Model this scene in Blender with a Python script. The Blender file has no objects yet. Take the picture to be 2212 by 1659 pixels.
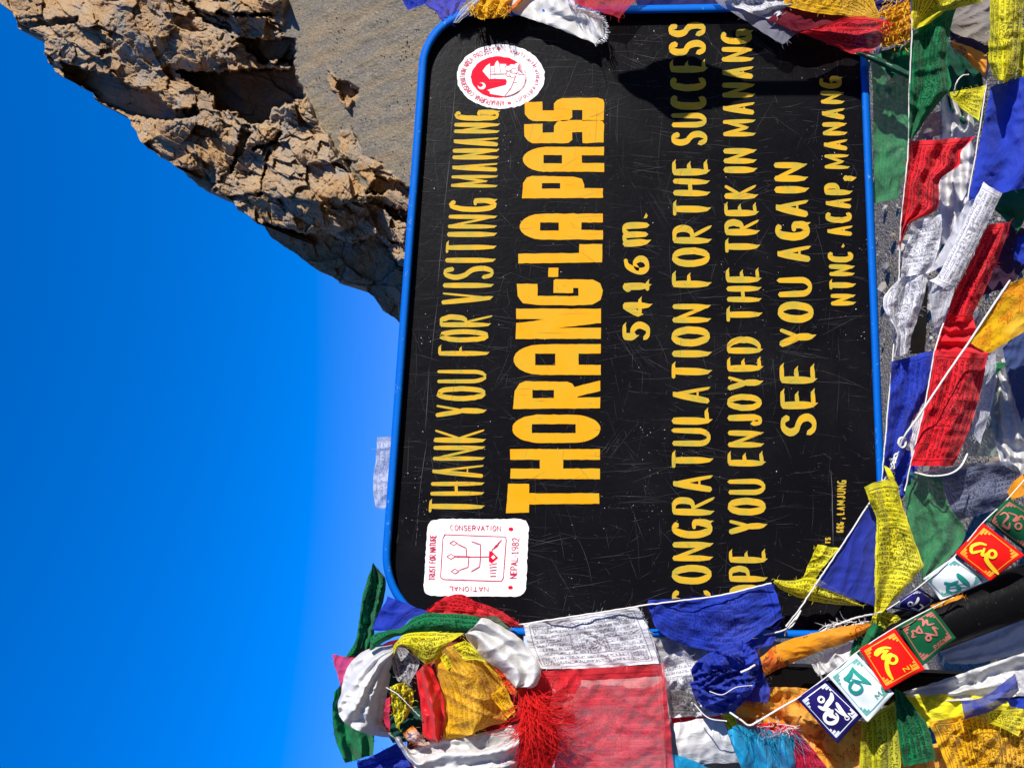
import bpy, bmesh, math, random
import numpy as np
from mathutils import Vector, Matrix
from mathutils.geometry import tessellate_polygon

scene = bpy.context.scene
COL = scene.collection
random.seed(7)
rng = np.random.default_rng(7)

# ---------------------------------------------------------------- camera
# The photograph was taken with the phone held sideways: image-left is up.
S = 1.5                      # width of the signboard in metres
ZC = 1.45                    # height of the middle of the signboard
F = 1662.0                   # focal length in pixels of a 2212 px wide picture
R0 = np.array([.98592444, .02065337, .16591093])    # right of the upright view (board axes)
R1 = np.array([-.03204436, .99728661, .06627646])   # up
R2 = np.array([-.16409191, -.07066009, .98391107])  # towards the viewer
CS = S * np.array([-.33010062, .10098774, 1.16231191])

def W(v):                    # board axes (right, up, out) -> world
    return Vector((v[0], -v[2], v[1] + ZC))
def WD(v):
    return Vector((v[0], -v[2], v[1]))

cam = bpy.data.objects.new("Camera", bpy.data.cameras.new("Camera"))
COL.objects.link(cam)
m3 = Matrix((WD(-R1), WD(R0), WD(R2))).transposed()
cam.matrix_world = Matrix.Translation(W(CS)) @ m3.to_4x4()
cam.data.sensor_width = 36
cam.data.lens = F / 2212 * 36
cam.data.clip_start = .02
cam.data.clip_end = 20000
scene.camera = cam

# ---------------------------------------------------------------- light
SUN_EL, SUN_AZ = math.radians(19), math.radians(45)    # azimuth measured from the board's normal to the right
SUNV = Vector((math.sin(SUN_AZ) * math.cos(SUN_EL), -math.cos(SUN_AZ) * math.cos(SUN_EL), math.sin(SUN_EL)))
sun = bpy.data.objects.new("Sun", bpy.data.lights.new("Sun", 'SUN'))
COL.objects.link(sun)
sun.data.energy = 4.2
sun.data.angle = math.radians(.5)
sun.data.color = (1, .95, .87)
sun.rotation_euler = SUNV.to_track_quat('Z', 'Y').to_euler()
world = bpy.data.worlds.new("World")
scene.world = world
world.use_nodes = True
wt = world.node_tree
sky = wt.nodes.new('ShaderNodeTexSky')
sky.sky_type = 'NISHITA'
sky.sun_disc = False
sky.sun_elevation = SUN_EL
sky.sun_rotation = math.atan2(SUNV.x, SUNV.y)
sky.altitude = 5400
sky.air_density = 1.38
sky.dust_density = 0.0
sky.ozone_density = 4.0
hs = wt.nodes.new('ShaderNodeHueSaturation')
hs.inputs['Saturation'].default_value = 1.3
hs.inputs['Hue'].default_value = .513
hs.inputs['Value'].default_value = .28
bg = wt.nodes['Background']
wt.links.new(sky.outputs[0], hs.inputs['Color'])
gm = wt.nodes.new('ShaderNodeGamma'); gm.inputs['Gamma'].default_value = .72      # the thin air of the pass: an even blue up to the zenith
vm = wt.nodes.new('ShaderNodeVectorMath'); vm.operation = 'MULTIPLY'; vm.inputs[1].default_value = (3.1, 2.36, 3.45)
wt.links.new(hs.outputs[0], gm.inputs['Color']); wt.links.new(gm.outputs[0], vm.inputs[0])
wt.links.new(vm.outputs[0], bg.inputs['Color'])
bg.inputs['Strength'].default_value = .15
scene.view_settings.view_transform = 'Standard'
scene.view_settings.look = 'None'
scene.view_settings.exposure = 0.8
scene.view_settings.gamma = 1

# ---------------------------------------------------------------- helpers: picture -> place
def ray(X, Y):
    return ((829.5 - Y) / F) * R0 + ((1106 - X) / F) * R1 - R2
def P(X, Y, d=0.0):          # point seen at (X, Y) standing d metres in front of the board's plane
    r = ray(X, Y)
    return W(CS + r * ((d - CS[2]) / r[2]))
def PF(X, Y, dist):          # point seen at (X, Y) at a depth in metres
    return W(CS + ray(X, Y) * dist)
PXM = 1 / P(1106, 830, 0).__sub__(P(1107, 830, 0)).length      # pixels per metre at the board

def perlin(x, y, seed=0):
    r = np.random.default_rng(seed)
    p = r.permutation(256); p = np.concatenate([p, p, p])
    g = r.uniform(0, 2 * np.pi, 256)
    xi = np.floor(x).astype(int); yi = np.floor(y).astype(int)
    xf = x - xi; yf = y - yi
    u = xf * xf * xf * (xf * (xf * 6 - 15) + 10); v = yf * yf * yf * (yf * (yf * 6 - 15) + 10)
    def gr(ix, iy, fx, fy):
        a = g[p[p[ix & 255] + (iy & 255)]]
        return np.cos(a) * fx + np.sin(a) * fy
    a = gr(xi, yi, xf, yf); b = gr(xi + 1, yi, xf - 1, yf)
    c = gr(xi, yi + 1, xf, yf - 1); d = gr(xi + 1, yi + 1, xf - 1, yf - 1)
    return ((a * (1 - u) + b * u) * (1 - v) + (c * (1 - u) + d * u) * v) * 1.5
def blocks(x, y, seed=0, off=1., tilt=1.):      # tilted facets of broken rock
    r = np.random.default_rng(seed); N = 64
    jx, jy, o, tx, ty = (r.uniform(-1, 1, (N, N)) for _ in range(5))
    xi = np.floor(x).astype(int); yi = np.floor(y).astype(int); best = np.full(x.shape, 9e9); h = np.zeros(x.shape)
    for a in (-1, 0, 1):
        for b in (-1, 0, 1):
            i, j = (xi + a) % N, (yi + b) % N
            dx = x - (xi + a + .5 + .42 * jx[i, j]); dy = y - (yi + b + .5 + .42 * jy[i, j]); d = dx * dx + dy * dy
            c = d < best; best = np.where(c, d, best); h = np.where(c, off * o[i, j] + tilt * (tx[i, j] * dx + ty[i, j] * dy), h)
    return h
def fbm(x, y, octv=4, seed=0, ridged=False, gain=.5):
    t = 0; a = 1.0
    for i in range(octv):
        n = perlin(x, y, seed + i)
        t = t + a * ((1 - 2 * np.abs(n)) if ridged else n)
        x = x * 2.03 + 17.1; y = y * 2.03 + 3.7; a *= gain
    return t

# ---------------------------------------------------------------- helpers: objects
def tag(o, label=None, cat=None, group=None, kind=None):
    if label: o['label'] = label
    if cat: o['category'] = cat
    if group: o['group'] = group
    if kind: o['kind'] = kind
    return o
def empty(name, loc):
    o = bpy.data.objects.new(name, None)
    o.location = loc; o.empty_display_size = .1
    COL.objects.link(o)
    return o
def mesh(name, verts, faces, mats, parent=None, mi=None, smooth=True, uv=None, uv2=None, center=True):
    verts = [Vector(v) for v in verts]
    c = sum(verts, Vector()) / max(1, len(verts)) if center else Vector()
    me = bpy.data.meshes.new(name)
    me.from_pydata([v - c for v in verts], [], faces)
    for m in (mats if isinstance(mats, (list, tuple)) else [mats]): me.materials.append(m)
    if mi is not None: me.polygons.foreach_set('material_index', mi)
    if smooth: me.polygons.foreach_set('use_smooth', [True] * len(me.polygons))
    if uv is not None:
        li = np.zeros(len(me.loops), int); me.loops.foreach_get('vertex_index', li)
        for nm, arr in (('UVMap', uv), ('Size', uv2)):
            if arr is None: continue
            l = me.uv_layers.new(name=nm)
            l.data.foreach_set('uv', np.asarray(arr, float)[li].ravel())
    me.update()
    o = bpy.data.objects.new(name, me)
    COL.objects.link(o)
    o.location = c
    if parent is not None:
        o.parent = parent
        pl = Vector(parent.location); q = parent
        while q.parent is not None:
            q = q.parent; pl += Vector(q.location)
        o.location = c - pl
    return o
class MB:                    # collects shapes into one mesh
    def __init__(s): s.v = []; s.f = []; s.m = []
    def add(s, vs, fs, m=0):
        n = len(s.v); s.v += [Vector(v) for v in vs]
        s.f += [tuple(i + n for i in f) for f in fs]; s.m += [m] * len(fs)
    def tube(s, pts, r, k=6, m=0, r1=None):
        pts = [Vector(p) for p in pts]; n = len(pts); vs = []; fs = []
        up = Vector((.3, .8, .52))
        for i, p in enumerate(pts):
            t = (pts[min(i + 1, n - 1)] - pts[max(i - 1, 0)])
            if t.length < 1e-9: t = Vector((0, 0, 1))
            t.normalize(); a = t.cross(up)
            if a.length < 1e-4: a = t.cross(Vector((1, 0, 0)))
            a.normalize(); b = t.cross(a)
            rr = r if r1 is None else r + (r1 - r) * i / (n - 1)
            for j in range(k):
                an = 2 * math.pi * j / k
                vs.append(p + (a * math.cos(an) + b * math.sin(an)) * rr)
        for i in range(n - 1):
            for j in range(k):
                fs.append((i * k + j, i * k + (j + 1) % k, (i + 1) * k + (j + 1) % k, (i + 1) * k + j))
        fs.append(tuple(range(k))); fs.append(tuple((n - 1) * k + j for j in reversed(range(k))))
        s.add(vs, fs, m)
    def build(s, name, mats, parent=None, smooth=True):
        return mesh(name, s.v, s.f, mats, parent, s.m, smooth)

def crom(pts, n, closed=False):        # Catmull-Rom, n samples, even in length
    p = np.array(pts, float)
    if len(p) == 2:
        t = np.linspace(0, 1, n)[:, None]; return p[0] * (1 - t) + p[1] * t
    q = np.vstack([2 * p[0] - p[1], p, 2 * p[-1] - p[-2]])
    out = []
    for i in range(1, len(q) - 2):
        for t in np.linspace(0, 1, 14, endpoint=False):
            a, b, c, d = q[i - 1], q[i], q[i + 1], q[i + 2]
            out.append(.5 * (2 * b + (c - a) * t + (2 * a - 5 * b + 4 * c - d) * t * t + (3 * b - a - 3 * c + d) * t ** 3))
    out.append(p[-1]); out = np.array(out)
    return resamp(out, n)
def resamp(p, n):
    p = np.array(p, float)
    L = np.concatenate([[0], np.cumsum(np.linalg.norm(np.diff(p[:, :2], axis=0), axis=1))])
    t = np.linspace(0, L[-1], n)
    return np.stack([np.interp(t, L, p[:, k]) for k in range(p.shape[1])], 1)

# ---------------------------------------------------------------- helpers: materials
class NT:
    def __init__(s, name):
        s.m = bpy.data.materials.new(name); s.m.use_nodes = True
        s.t = s.m.node_tree; s.n = s.t.nodes; s.l = s.t.links
        s.b = s.n['Principled BSDF']; s.o = s.n['Material Output']
    def _set(s, sock, v):
        if hasattr(v, 'is_output'): s.l.new(v, sock)
        elif isinstance(v, (tuple, list)): sock.default_value = tuple(v) + ((1,) if len(v) == 3 and sock.type == 'RGBA' else ())
        else: sock.default_value = v
    def ma(s, op, a, b=0.0, c=None, clamp=False):
        n = s.n.new('ShaderNodeMath'); n.operation = op; n.use_clamp = clamp
        s._set(n.inputs[0], a); s._set(n.inputs[1], b)
        if c is not None: s._set(n.inputs[2], c)
        return n.outputs[0]
    def mix(s, f, a, b, mode='MIX'):
        n = s.n.new('ShaderNodeMix'); n.data_type = 'RGBA'; n.blend_type = mode
        s._set(n.inputs[0], f); s._set(n.inputs[6], a); s._set(n.inputs[7], b)
        return n.outputs[2]
    def noise(s, vec, scale, detail=2, rough=.5, dist=0, out=0):
        n = s.n.new('ShaderNodeTexNoise')
        if vec is not None: s.l.new(vec, n.inputs['Vector'])
        n.inputs['Scale'].default_value = scale; n.inputs['Detail'].default_value = detail
        n.inputs['Roughness'].default_value = rough; n.inputs['Distortion'].default_value = dist
        return n.outputs[out]
    def vor(s, vec, scale, feature='F1', out='Distance'):
        n = s.n.new('ShaderNodeTexVoronoi'); n.feature = feature
        if vec is not None: s.l.new(vec, n.inputs['Vector'])
        n.inputs['Scale'].default_value = scale
        return n.outputs[out]
    def xyz(s, x, y, z=0.0):
        n = s.n.new('ShaderNodeCombineXYZ')
        for i, v in enumerate((x, y, z)): s._set(n.inputs[i], v)
        return n.outputs[0]
    def sep(s, v):
        n = s.n.new('ShaderNodeSeparateXYZ'); s.l.new(v, n.inputs[0]); return n.outputs
    def uv(s, name):
        n = s.n.new('ShaderNodeUVMap'); n.uv_map = name; return n.outputs[0]
    def obj(s): return s.n.new('ShaderNodeTexCoord').outputs['Object']
    def mapv(s, v, scale, rot=(0, 0, 0)):
        n = s.n.new('ShaderNodeMapping'); s.l.new(v, n.inputs[0])
        n.inputs['Scale'].default_value = scale; n.inputs['Rotation'].default_value = rot
        return n.outputs[0]
    def ramp(s, f, stops):
        n = s.n.new('ShaderNodeValToRGB'); s.l.new(f, n.inputs[0])
        e = n.color_ramp.elements
        while len(e) < len(stops): e.new(.5)
        for q, (p, c) in zip(e, stops):
            q.position = p; q.color = tuple(c) + ((1,) if len(c) == 3 else ())
        return n.outputs[0]
    def bump(s, h, strength=.3, dist=.01):
        n = s.n.new('ShaderNodeBump'); s.l.new(h, n.inputs['Height'])
        n.inputs['Strength'].default_value = strength; n.inputs['Distance'].default_value = dist
        return n.outputs[0]
    def put(s, **k):
        for a, v in k.items():
            s._set(s.b.inputs[{'col': 'Base Color', 'rough': 'Roughness', 'spec': 'Specular IOR Level', 'normal': 'Normal', 'metal': 'Metallic', 'coat': 'Coat Weight', 'sheen': 'Sheen Weight', 'sheenr': 'Sheen Roughness'}[a]], v)
        return s.m
    def gt(s, a, b): return s.ma('GREATER_THAN', a, b)
    def lt(s, a, b): return s.ma('LESS_THAN', a, b)
    def mul(s, a, b): return s.ma('MULTIPLY', a, b)
    def band(s, v, a, b): return s.mul(s.gt(v, a), s.lt(v, b))

def plain(name, col, rough=.6, spec=.4, var=.15, scale=40):
    t = NT(name); n = t.noise(t.obj(), scale, 4)
    c = t.mix(n, tuple(x * (1 - var) for x in col), tuple(min(1, x * (1 + var)) for x in col))
    return t.put(col=c, rough=rough, spec=spec)

_cm = {}
def cloth_mat(col, ink=None, alpha=1.0, transl=.42, rough=.75, pattern=None, ink2=None, inkf=.85):
    key = (col, ink, alpha, transl, rough, pattern, ink2, inkf)
    if key in _cm: return _cm[key]
    t = NT('cloth_%s' % (pattern or 'plain'))
    n = t.noise(t.obj(), 55, 4, .6)
    c = t.mix(n, tuple(x * .86 for x in col), tuple(min(.95, x * 1.12) for x in col))
    fd = t.ma('MULTIPLY', t.ma('SUBTRACT', t.noise(t.obj(), 7, 3, .6), .45), 1.1, clamp=True)
    lum = sum(col) / 3; c = t.mix(fd, c, tuple(min(.9, x * .72 + lum * .28 + .05) for x in col))
    size = t.uv('Size'); sx, sy, _ = t.sep(size)
    nu, nv, _ = t.sep(t.uv('UVMap'))
    if pattern == 'text' or pattern == 'script':
        pitch = .0125
        r = t.ma('DIVIDE', sy, pitch); row = t.ma('FRACT', r); rid = t.ma('FLOOR', r)
        g = t.gt(t.noise(t.xyz(t.mul(sx, 260), t.ma('ADD', t.mul(row, 1.9), t.mul(rid, 11.3))), 1, 1), .5)
        g = t.mul(g, t.band(row, .16, .74))
        hd = t.mul(t.band(row, .62, .76), t.gt(t.noise(t.xyz(t.mul(sx, 70), t.mul(rid, 5.7)), 1, 1), .43))
        tx = t.ma('MAXIMUM', g, hd)
        au = t.ma('ABSOLUTE', t.ma('SUBTRACT', nu, .5)); av = t.ma('ABSOLUTE', t.ma('SUBTRACT', nv, .5))
        inside = t.mul(t.lt(au, .43), t.lt(av, .42))
        tx = t.mul(tx, inside)
        if pattern == 'text':
            bx = t.mul(t.lt(au, .15), t.lt(av, .2))
            bl = t.ma('SUBTRACT', bx, t.mul(t.lt(au, .14), t.lt(av, .185)))
            pic = t.gt(t.ma('SINE', t.mul(t.noise(size, 55, 2, .5), 42)), .25)
            tx = t.ma('ADD', t.mul(tx, t.ma('SUBTRACT', 1, bx)), t.mul(bx, pic), clamp=True)
            cb = t.mul(t.band(au, .3, .43), t.band(av, .27, .42))
            cl = t.ma('SUBTRACT', cb, t.mul(t.band(au, .307, .423), t.band(av, .28, .41)))
            pic2 = t.gt(t.ma('SINE', t.mul(t.noise(size, 90, 2, .5), 40)), .2)
            tx = t.ma('ADD', t.mul(tx, t.ma('SUBTRACT', 1, cb)), t.mul(cb, pic2), clamp=True)
            tx = t.ma('MAXIMUM', tx, t.ma('MAXIMUM', bl, cl))
        fr = t.mul(t.mul(t.lt(au, .455), t.lt(av, .45)), t.ma('SUBTRACT', 1, t.mul(t.lt(au, .447), t.lt(av, .437))))
        tx = t.ma('MAXIMUM', tx, fr)
        wear = t.ma('MULTIPLY', t.noise(size, 14, 3), 2.1, clamp=True)
        c = t.mix(t.mul(t.mul(tx, wear), inkf), c, ink or tuple(x * .12 for x in col))
    elif pattern == 'lotus':
        f = t.noise(size, 9, 2, .5, .4)
        m = t.ma('MULTIPLY', t.ma('SUBTRACT', f, .515), 11, clamp=True)
        li = t.gt(t.ma('SINE', t.mul(t.noise(size, 34, 2, .45, .5), 46)), .62)
        v = t.lt(t.vor(size, 75), .28)
        c = t.mix(t.mul(m, .7), c, ink2 or (.6, .03, .01))
        c = t.mix(t.mul(t.mul(m, v), .55), c, (.75, .3, .03))
        c = t.mix(t.mul(t.mul(li, t.gt(m, .02)), .8), c, ink or (.1, .03, .01))
    elif pattern == 'silk':
        w = t.ma('SINE', t.mul(t.noise(size, 7, 2, .5, 1.2), 60))
        c = t.mix(t.ma('MULTIPLY', t.gt(w, .3), .1), c, tuple(x * .55 for x in col))
    we = t.noise(t.mapv(size, (900, 60, 1)), 1, 1); we2 = t.noise(t.mapv(size, (60, 900, 1)), 1, 1)
    fold = t.noise(size, 22, 3, .55, .6)
    cr = t.ma('ABSOLUTE', t.ma('SUBTRACT', t.noise(t.mapv(size, (1, 2.2, 1), (0, 0, .6)), 16, 3, .6, .8), .5))
    cr = t.ma('SUBTRACT', .5, t.ma('MULTIPLY', cr, 5, clamp=True))
    hgt = t.ma('ADD', t.ma('ADD', t.mul(we, .14), t.mul(we2, .14)), t.ma('ADD', t.mul(fold, .6), t.mul(cr, .5)))
    nb = t.bump(hgt, .35 if pattern != 'silk' else .2, .012)
    t.put(col=c, rough=rough, spec=.12 if pattern != 'silk' else .3, normal=nb, sheen=.1)
    tr = t.n.new('ShaderNodeBsdfTranslucent'); t.l.new(c, tr.inputs[0]); t.l.new(nb, tr.inputs['Normal'])
    mx = t.n.new('ShaderNodeMixShader'); mx.inputs[0].default_value = transl
    t.l.new(t.b.outputs[0], mx.inputs[1]); t.l.new(tr.outputs[0], mx.inputs[2])
    last = mx.outputs[0]
    if alpha < 1:
        tp = t.n.new('ShaderNodeBsdfTransparent')
        # the gauze lets through more where the weave is loose
        al = t.ma('ADD', t.mul(t.ma('SUBTRACT', t.noise(size, 30, 3), .5), .25), alpha, clamp=True)
        m2 = t.n.new('ShaderNodeMixShader'); t.l.new(al, m2.inputs[0])
        t.l.new(tp.outputs[0], m2.inputs[1]); t.l.new(last, m2.inputs[2]); last = m2.outputs[0]
    t.l.new(last, t.o.inputs['Surface'])
    _cm[key] = t.m
    return t.m

RED = (.84, .018, .03); BLUE = (.022, .055, .50); GREEN = (.008, .20, .065); YEL = (.84, .76, .02)
AMB = (.86, .46, .008); ORA = (.92, .34, .012); WHT = (.70, .70, .74); SILK = (.66, .655, .645); TUR = (.01, .33, .62)
GRY = (.3, .3, .34)
CORD = plain('cord_cotton', (.62, .60, .56), .8, .2, .12, 300)

def strands(name, starts, length, mat, parent, r=.0007, curl=.25, seed=1, seg=7):
    """frayed threads: starts = [(X, Y, d, dirX, dirY)] in picture pixels, length in pixels"""
    g = random.Random(seed); mb = MB()
    for (x, y, d, dx, dy) in starts:
        L = length * g.uniform(.45, 1.2); a = math.atan2(dy, dx) + g.gauss(0, .18); da = g.gauss(0, curl)
        dd = g.uniform(-.003, .006); pts = []
        for k in range(seg):
            pts.append(P(x, y, d)); a += da + g.gauss(0, curl * .6)
            x += math.cos(a) * L / seg; y += math.sin(a) * L / seg; d += dd
        mb.tube(pts, r, 3, 0, r * .5)
    return tag(mb.build(name, mat, parent), kind='stuff')

def rail(pts, d, n, sharp):
    q = [tuple(p) + ((d,) if len(p) == 2 else ()) for p in pts]
    return resamp(q, n) if sharp else crom(q, n)

def cloth(A, B, mat, label=None, d=.05, dB=None, name='prayer_flag', cat='prayer flag', group='prayer flags around the sign',
          n=(46, 30), bulge=0., pleat=(), wr=.005, wl=55., edge=1.6, text='u', seed=None, sharp=False, parent=None, mid=None, hem=False):
    """a sheet of cloth lofted between two edges given as picture points; extra depth by folds"""
    seed = seed if seed is not None else (abs(hash((A[0], B[-1], len(A)))) % 9999)
    nu, nv = n
    ra = rail(A, d, nu, sharp); rb = rail(B, d if dB is None else dB, nu, sharp)
    v = np.linspace(0, 1, nv)[None, :, None]
    if mid is not None:
        rm = rail(mid, d, nu, sharp)[:, None, :]
        g = ra[:, None] * (1 - v) * (1 - 2 * v) + rm * 4 * v * (1 - v) + rb[:, None] * v * (2 * v - 1)
    else:
        g = ra[:, None] * (1 - v) + rb[:, None] * v
    U = np.linspace(0, 1, nu)[:, None] * np.ones((1, nv)); V = np.ones((nu, 1)) * v[..., 0]
    X, Y, D = g[..., 0].copy(), g[..., 1].copy(), g[..., 2].copy()
    D += bulge * np.sin(np.pi * V)
    for (fr, am, ax, ph) in pleat:
        q = V if ax == 'v' else U; o = U if ax == 'v' else V
        D += am * np.sin(2 * np.pi * (fr * q + ph + .25 * perlin(o * 2.3 + seed, q * 1.2, seed)))
    D += wr * .75 * fbm(X / wl + seed, Y / wl, 2, seed)
    for q, am in ((0, .9), (1, .55)):      # creases: sharp ridges running one way
        th = (seed * 1.7 + q * 1.1) % 3.14; cx, cy = X * math.cos(th) + Y * math.sin(th), Y * math.cos(th) - X * math.sin(th)
        cx = cx + 9 * perlin(X / 45., Y / 45. + seed, seed + 11 + q)
        D += wr * am * (1 - 2.2 * np.abs(perlin(cx / (wl * .55) + seed, cy / (wl * 2.2), seed + 5 + q)) ** .75)
    X += edge * perlin(X / 19. + seed, Y / 19., seed + 2); Y += edge * perlin(X / 19. + 50, Y / 19. + seed, seed + 3)
    vs = [P(X[i, j], Y[i, j], D[i, j]) for i in range(nu) for j in range(nv)]
    fs = [(i * nv + j, i * nv + j + 1, (i + 1) * nv + j + 1, (i + 1) * nv + j) for i in range(nu - 1) for j in range(nv - 1)]
    lu = max(np.linalg.norm(np.diff(ra[:, :2], axis=0), axis=1).sum(), np.linalg.norm(np.diff(rb[:, :2], axis=0), axis=1).sum()) / PXM
    lv = np.linalg.norm(ra[:, :2] - rb[:, :2], axis=1).max() / PXM
    uvn = np.stack([U.ravel(), V.ravel()], 1); uvs = uvn * [lu, lv] + [(seed % 13) * .37, 0]
    if text == 'v': uvs = uvs[:, ::-1]
    o = mesh(name, vs, fs, mat, parent, None, True, uvn, uvs)
    if parent is None: tag(o, label, cat, group)
    if name == 'prayer_flag' and n[0] > 30:       # threads that have come loose along the edges
        gg = random.Random(seed + 5); st = []
        for k in range(16):
            side = k % 3; i = gg.randrange(nu) if side < 2 else nu - 1; j = (nv - 1 if side == 0 else 0) if side < 2 else gg.randrange(nv)
            x, y, dd = X[i, j], Y[i, j], D[i, j]; cx, cy = X[nu // 2, nv // 2], Y[nu // 2, nv // 2]
            L = max(1, math.hypot(x - cx, y - cy)); st.append((x, y, dd, (x - cx) / L + gg.gauss(.2, .5), (y - cy) / L + gg.gauss(0, .5)))
        strands('fringe', st, 15, mat, o, .00045, .4, seed, 5)
    o.data['px'] = 0
    del o.data['px']
    return o
def cord(pts, label, r=.0022, d=.05, wob=.8):
    q = rail(pts, d, max(12, len(pts) * 8), False); g = random.Random(len(pts) * 31 + int(q[0][0]))
    mb = MB(); mb.tube([P(x + g.gauss(0, wob * .4), y + g.gauss(0, wob * .4), dd) for x, y, dd in q], r * .66, 6)
    return tag(mb.build('cord', CORD), label, 'cord', 'cords of the flag strings')
def loose(pts, parent, r=.0009, d=.05, mat=None):
    q = rail(pts, d, 18, False); mb = MB(); mb.tube([P(*p) for p in q], r, 4)
    return mb.build('loose_thread', mat or CORD, parent)
# ================================================================ setting: ground, mountain, scree
def sdist(X, Y, poly):       # signed distance to a polygon, positive inside
    p = np.array(poly, float); best = np.full(X.shape, 1e18); ins = np.zeros(X.shape, bool)
    for i in range(len(p)):
        a, b = p[i], p[(i + 1) % len(p)]
        e = b - a; wx, wy = X - a[0], Y - a[1]
        t = np.clip((wx * e[0] + wy * e[1]) / max(1e-9, e @ e), 0, 1)
        best = np.minimum(best, (wx - t * e[0]) ** 2 + (wy - t * e[1]) ** 2)
        c = (a[1] <= Y) != (b[1] <= Y)
        with np.errstate(divide='ignore', invalid='ignore'):
            xx = a[0] + (Y - a[1]) * e[0] / (e[1] if e[1] else 1e-9)
        ins ^= c & (X < xx)
    d = np.sqrt(best); return np.where(ins, d, -d)
def sm(x, a, b):
    t = np.clip((x - a) / (b - a), 0, 1); return t * t * (3 - 2 * t)
Z1 = lambda pts: [(x * .4417, y * .4417) for x, y in pts]
SKYL = [(-430, -1000), (-330, -420), (-200, -250), (-90, -110), (0, 9), (26, 26), (40, 62), (95, 84), (97, 119), (117, 155), (172, 185), (199, 194), (205, 216),
        (274, 252), (305, 309), (384, 362), (440, 409), (474, 420), (502, 431), (514, 449), (570, 490), (587, 514), (627, 537), (676, 579), (751, 614),
        (786, 618), (821, 662), (861, 693), (905, 745), (950, 830), (985, 980), (1010, 1200)]
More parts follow.
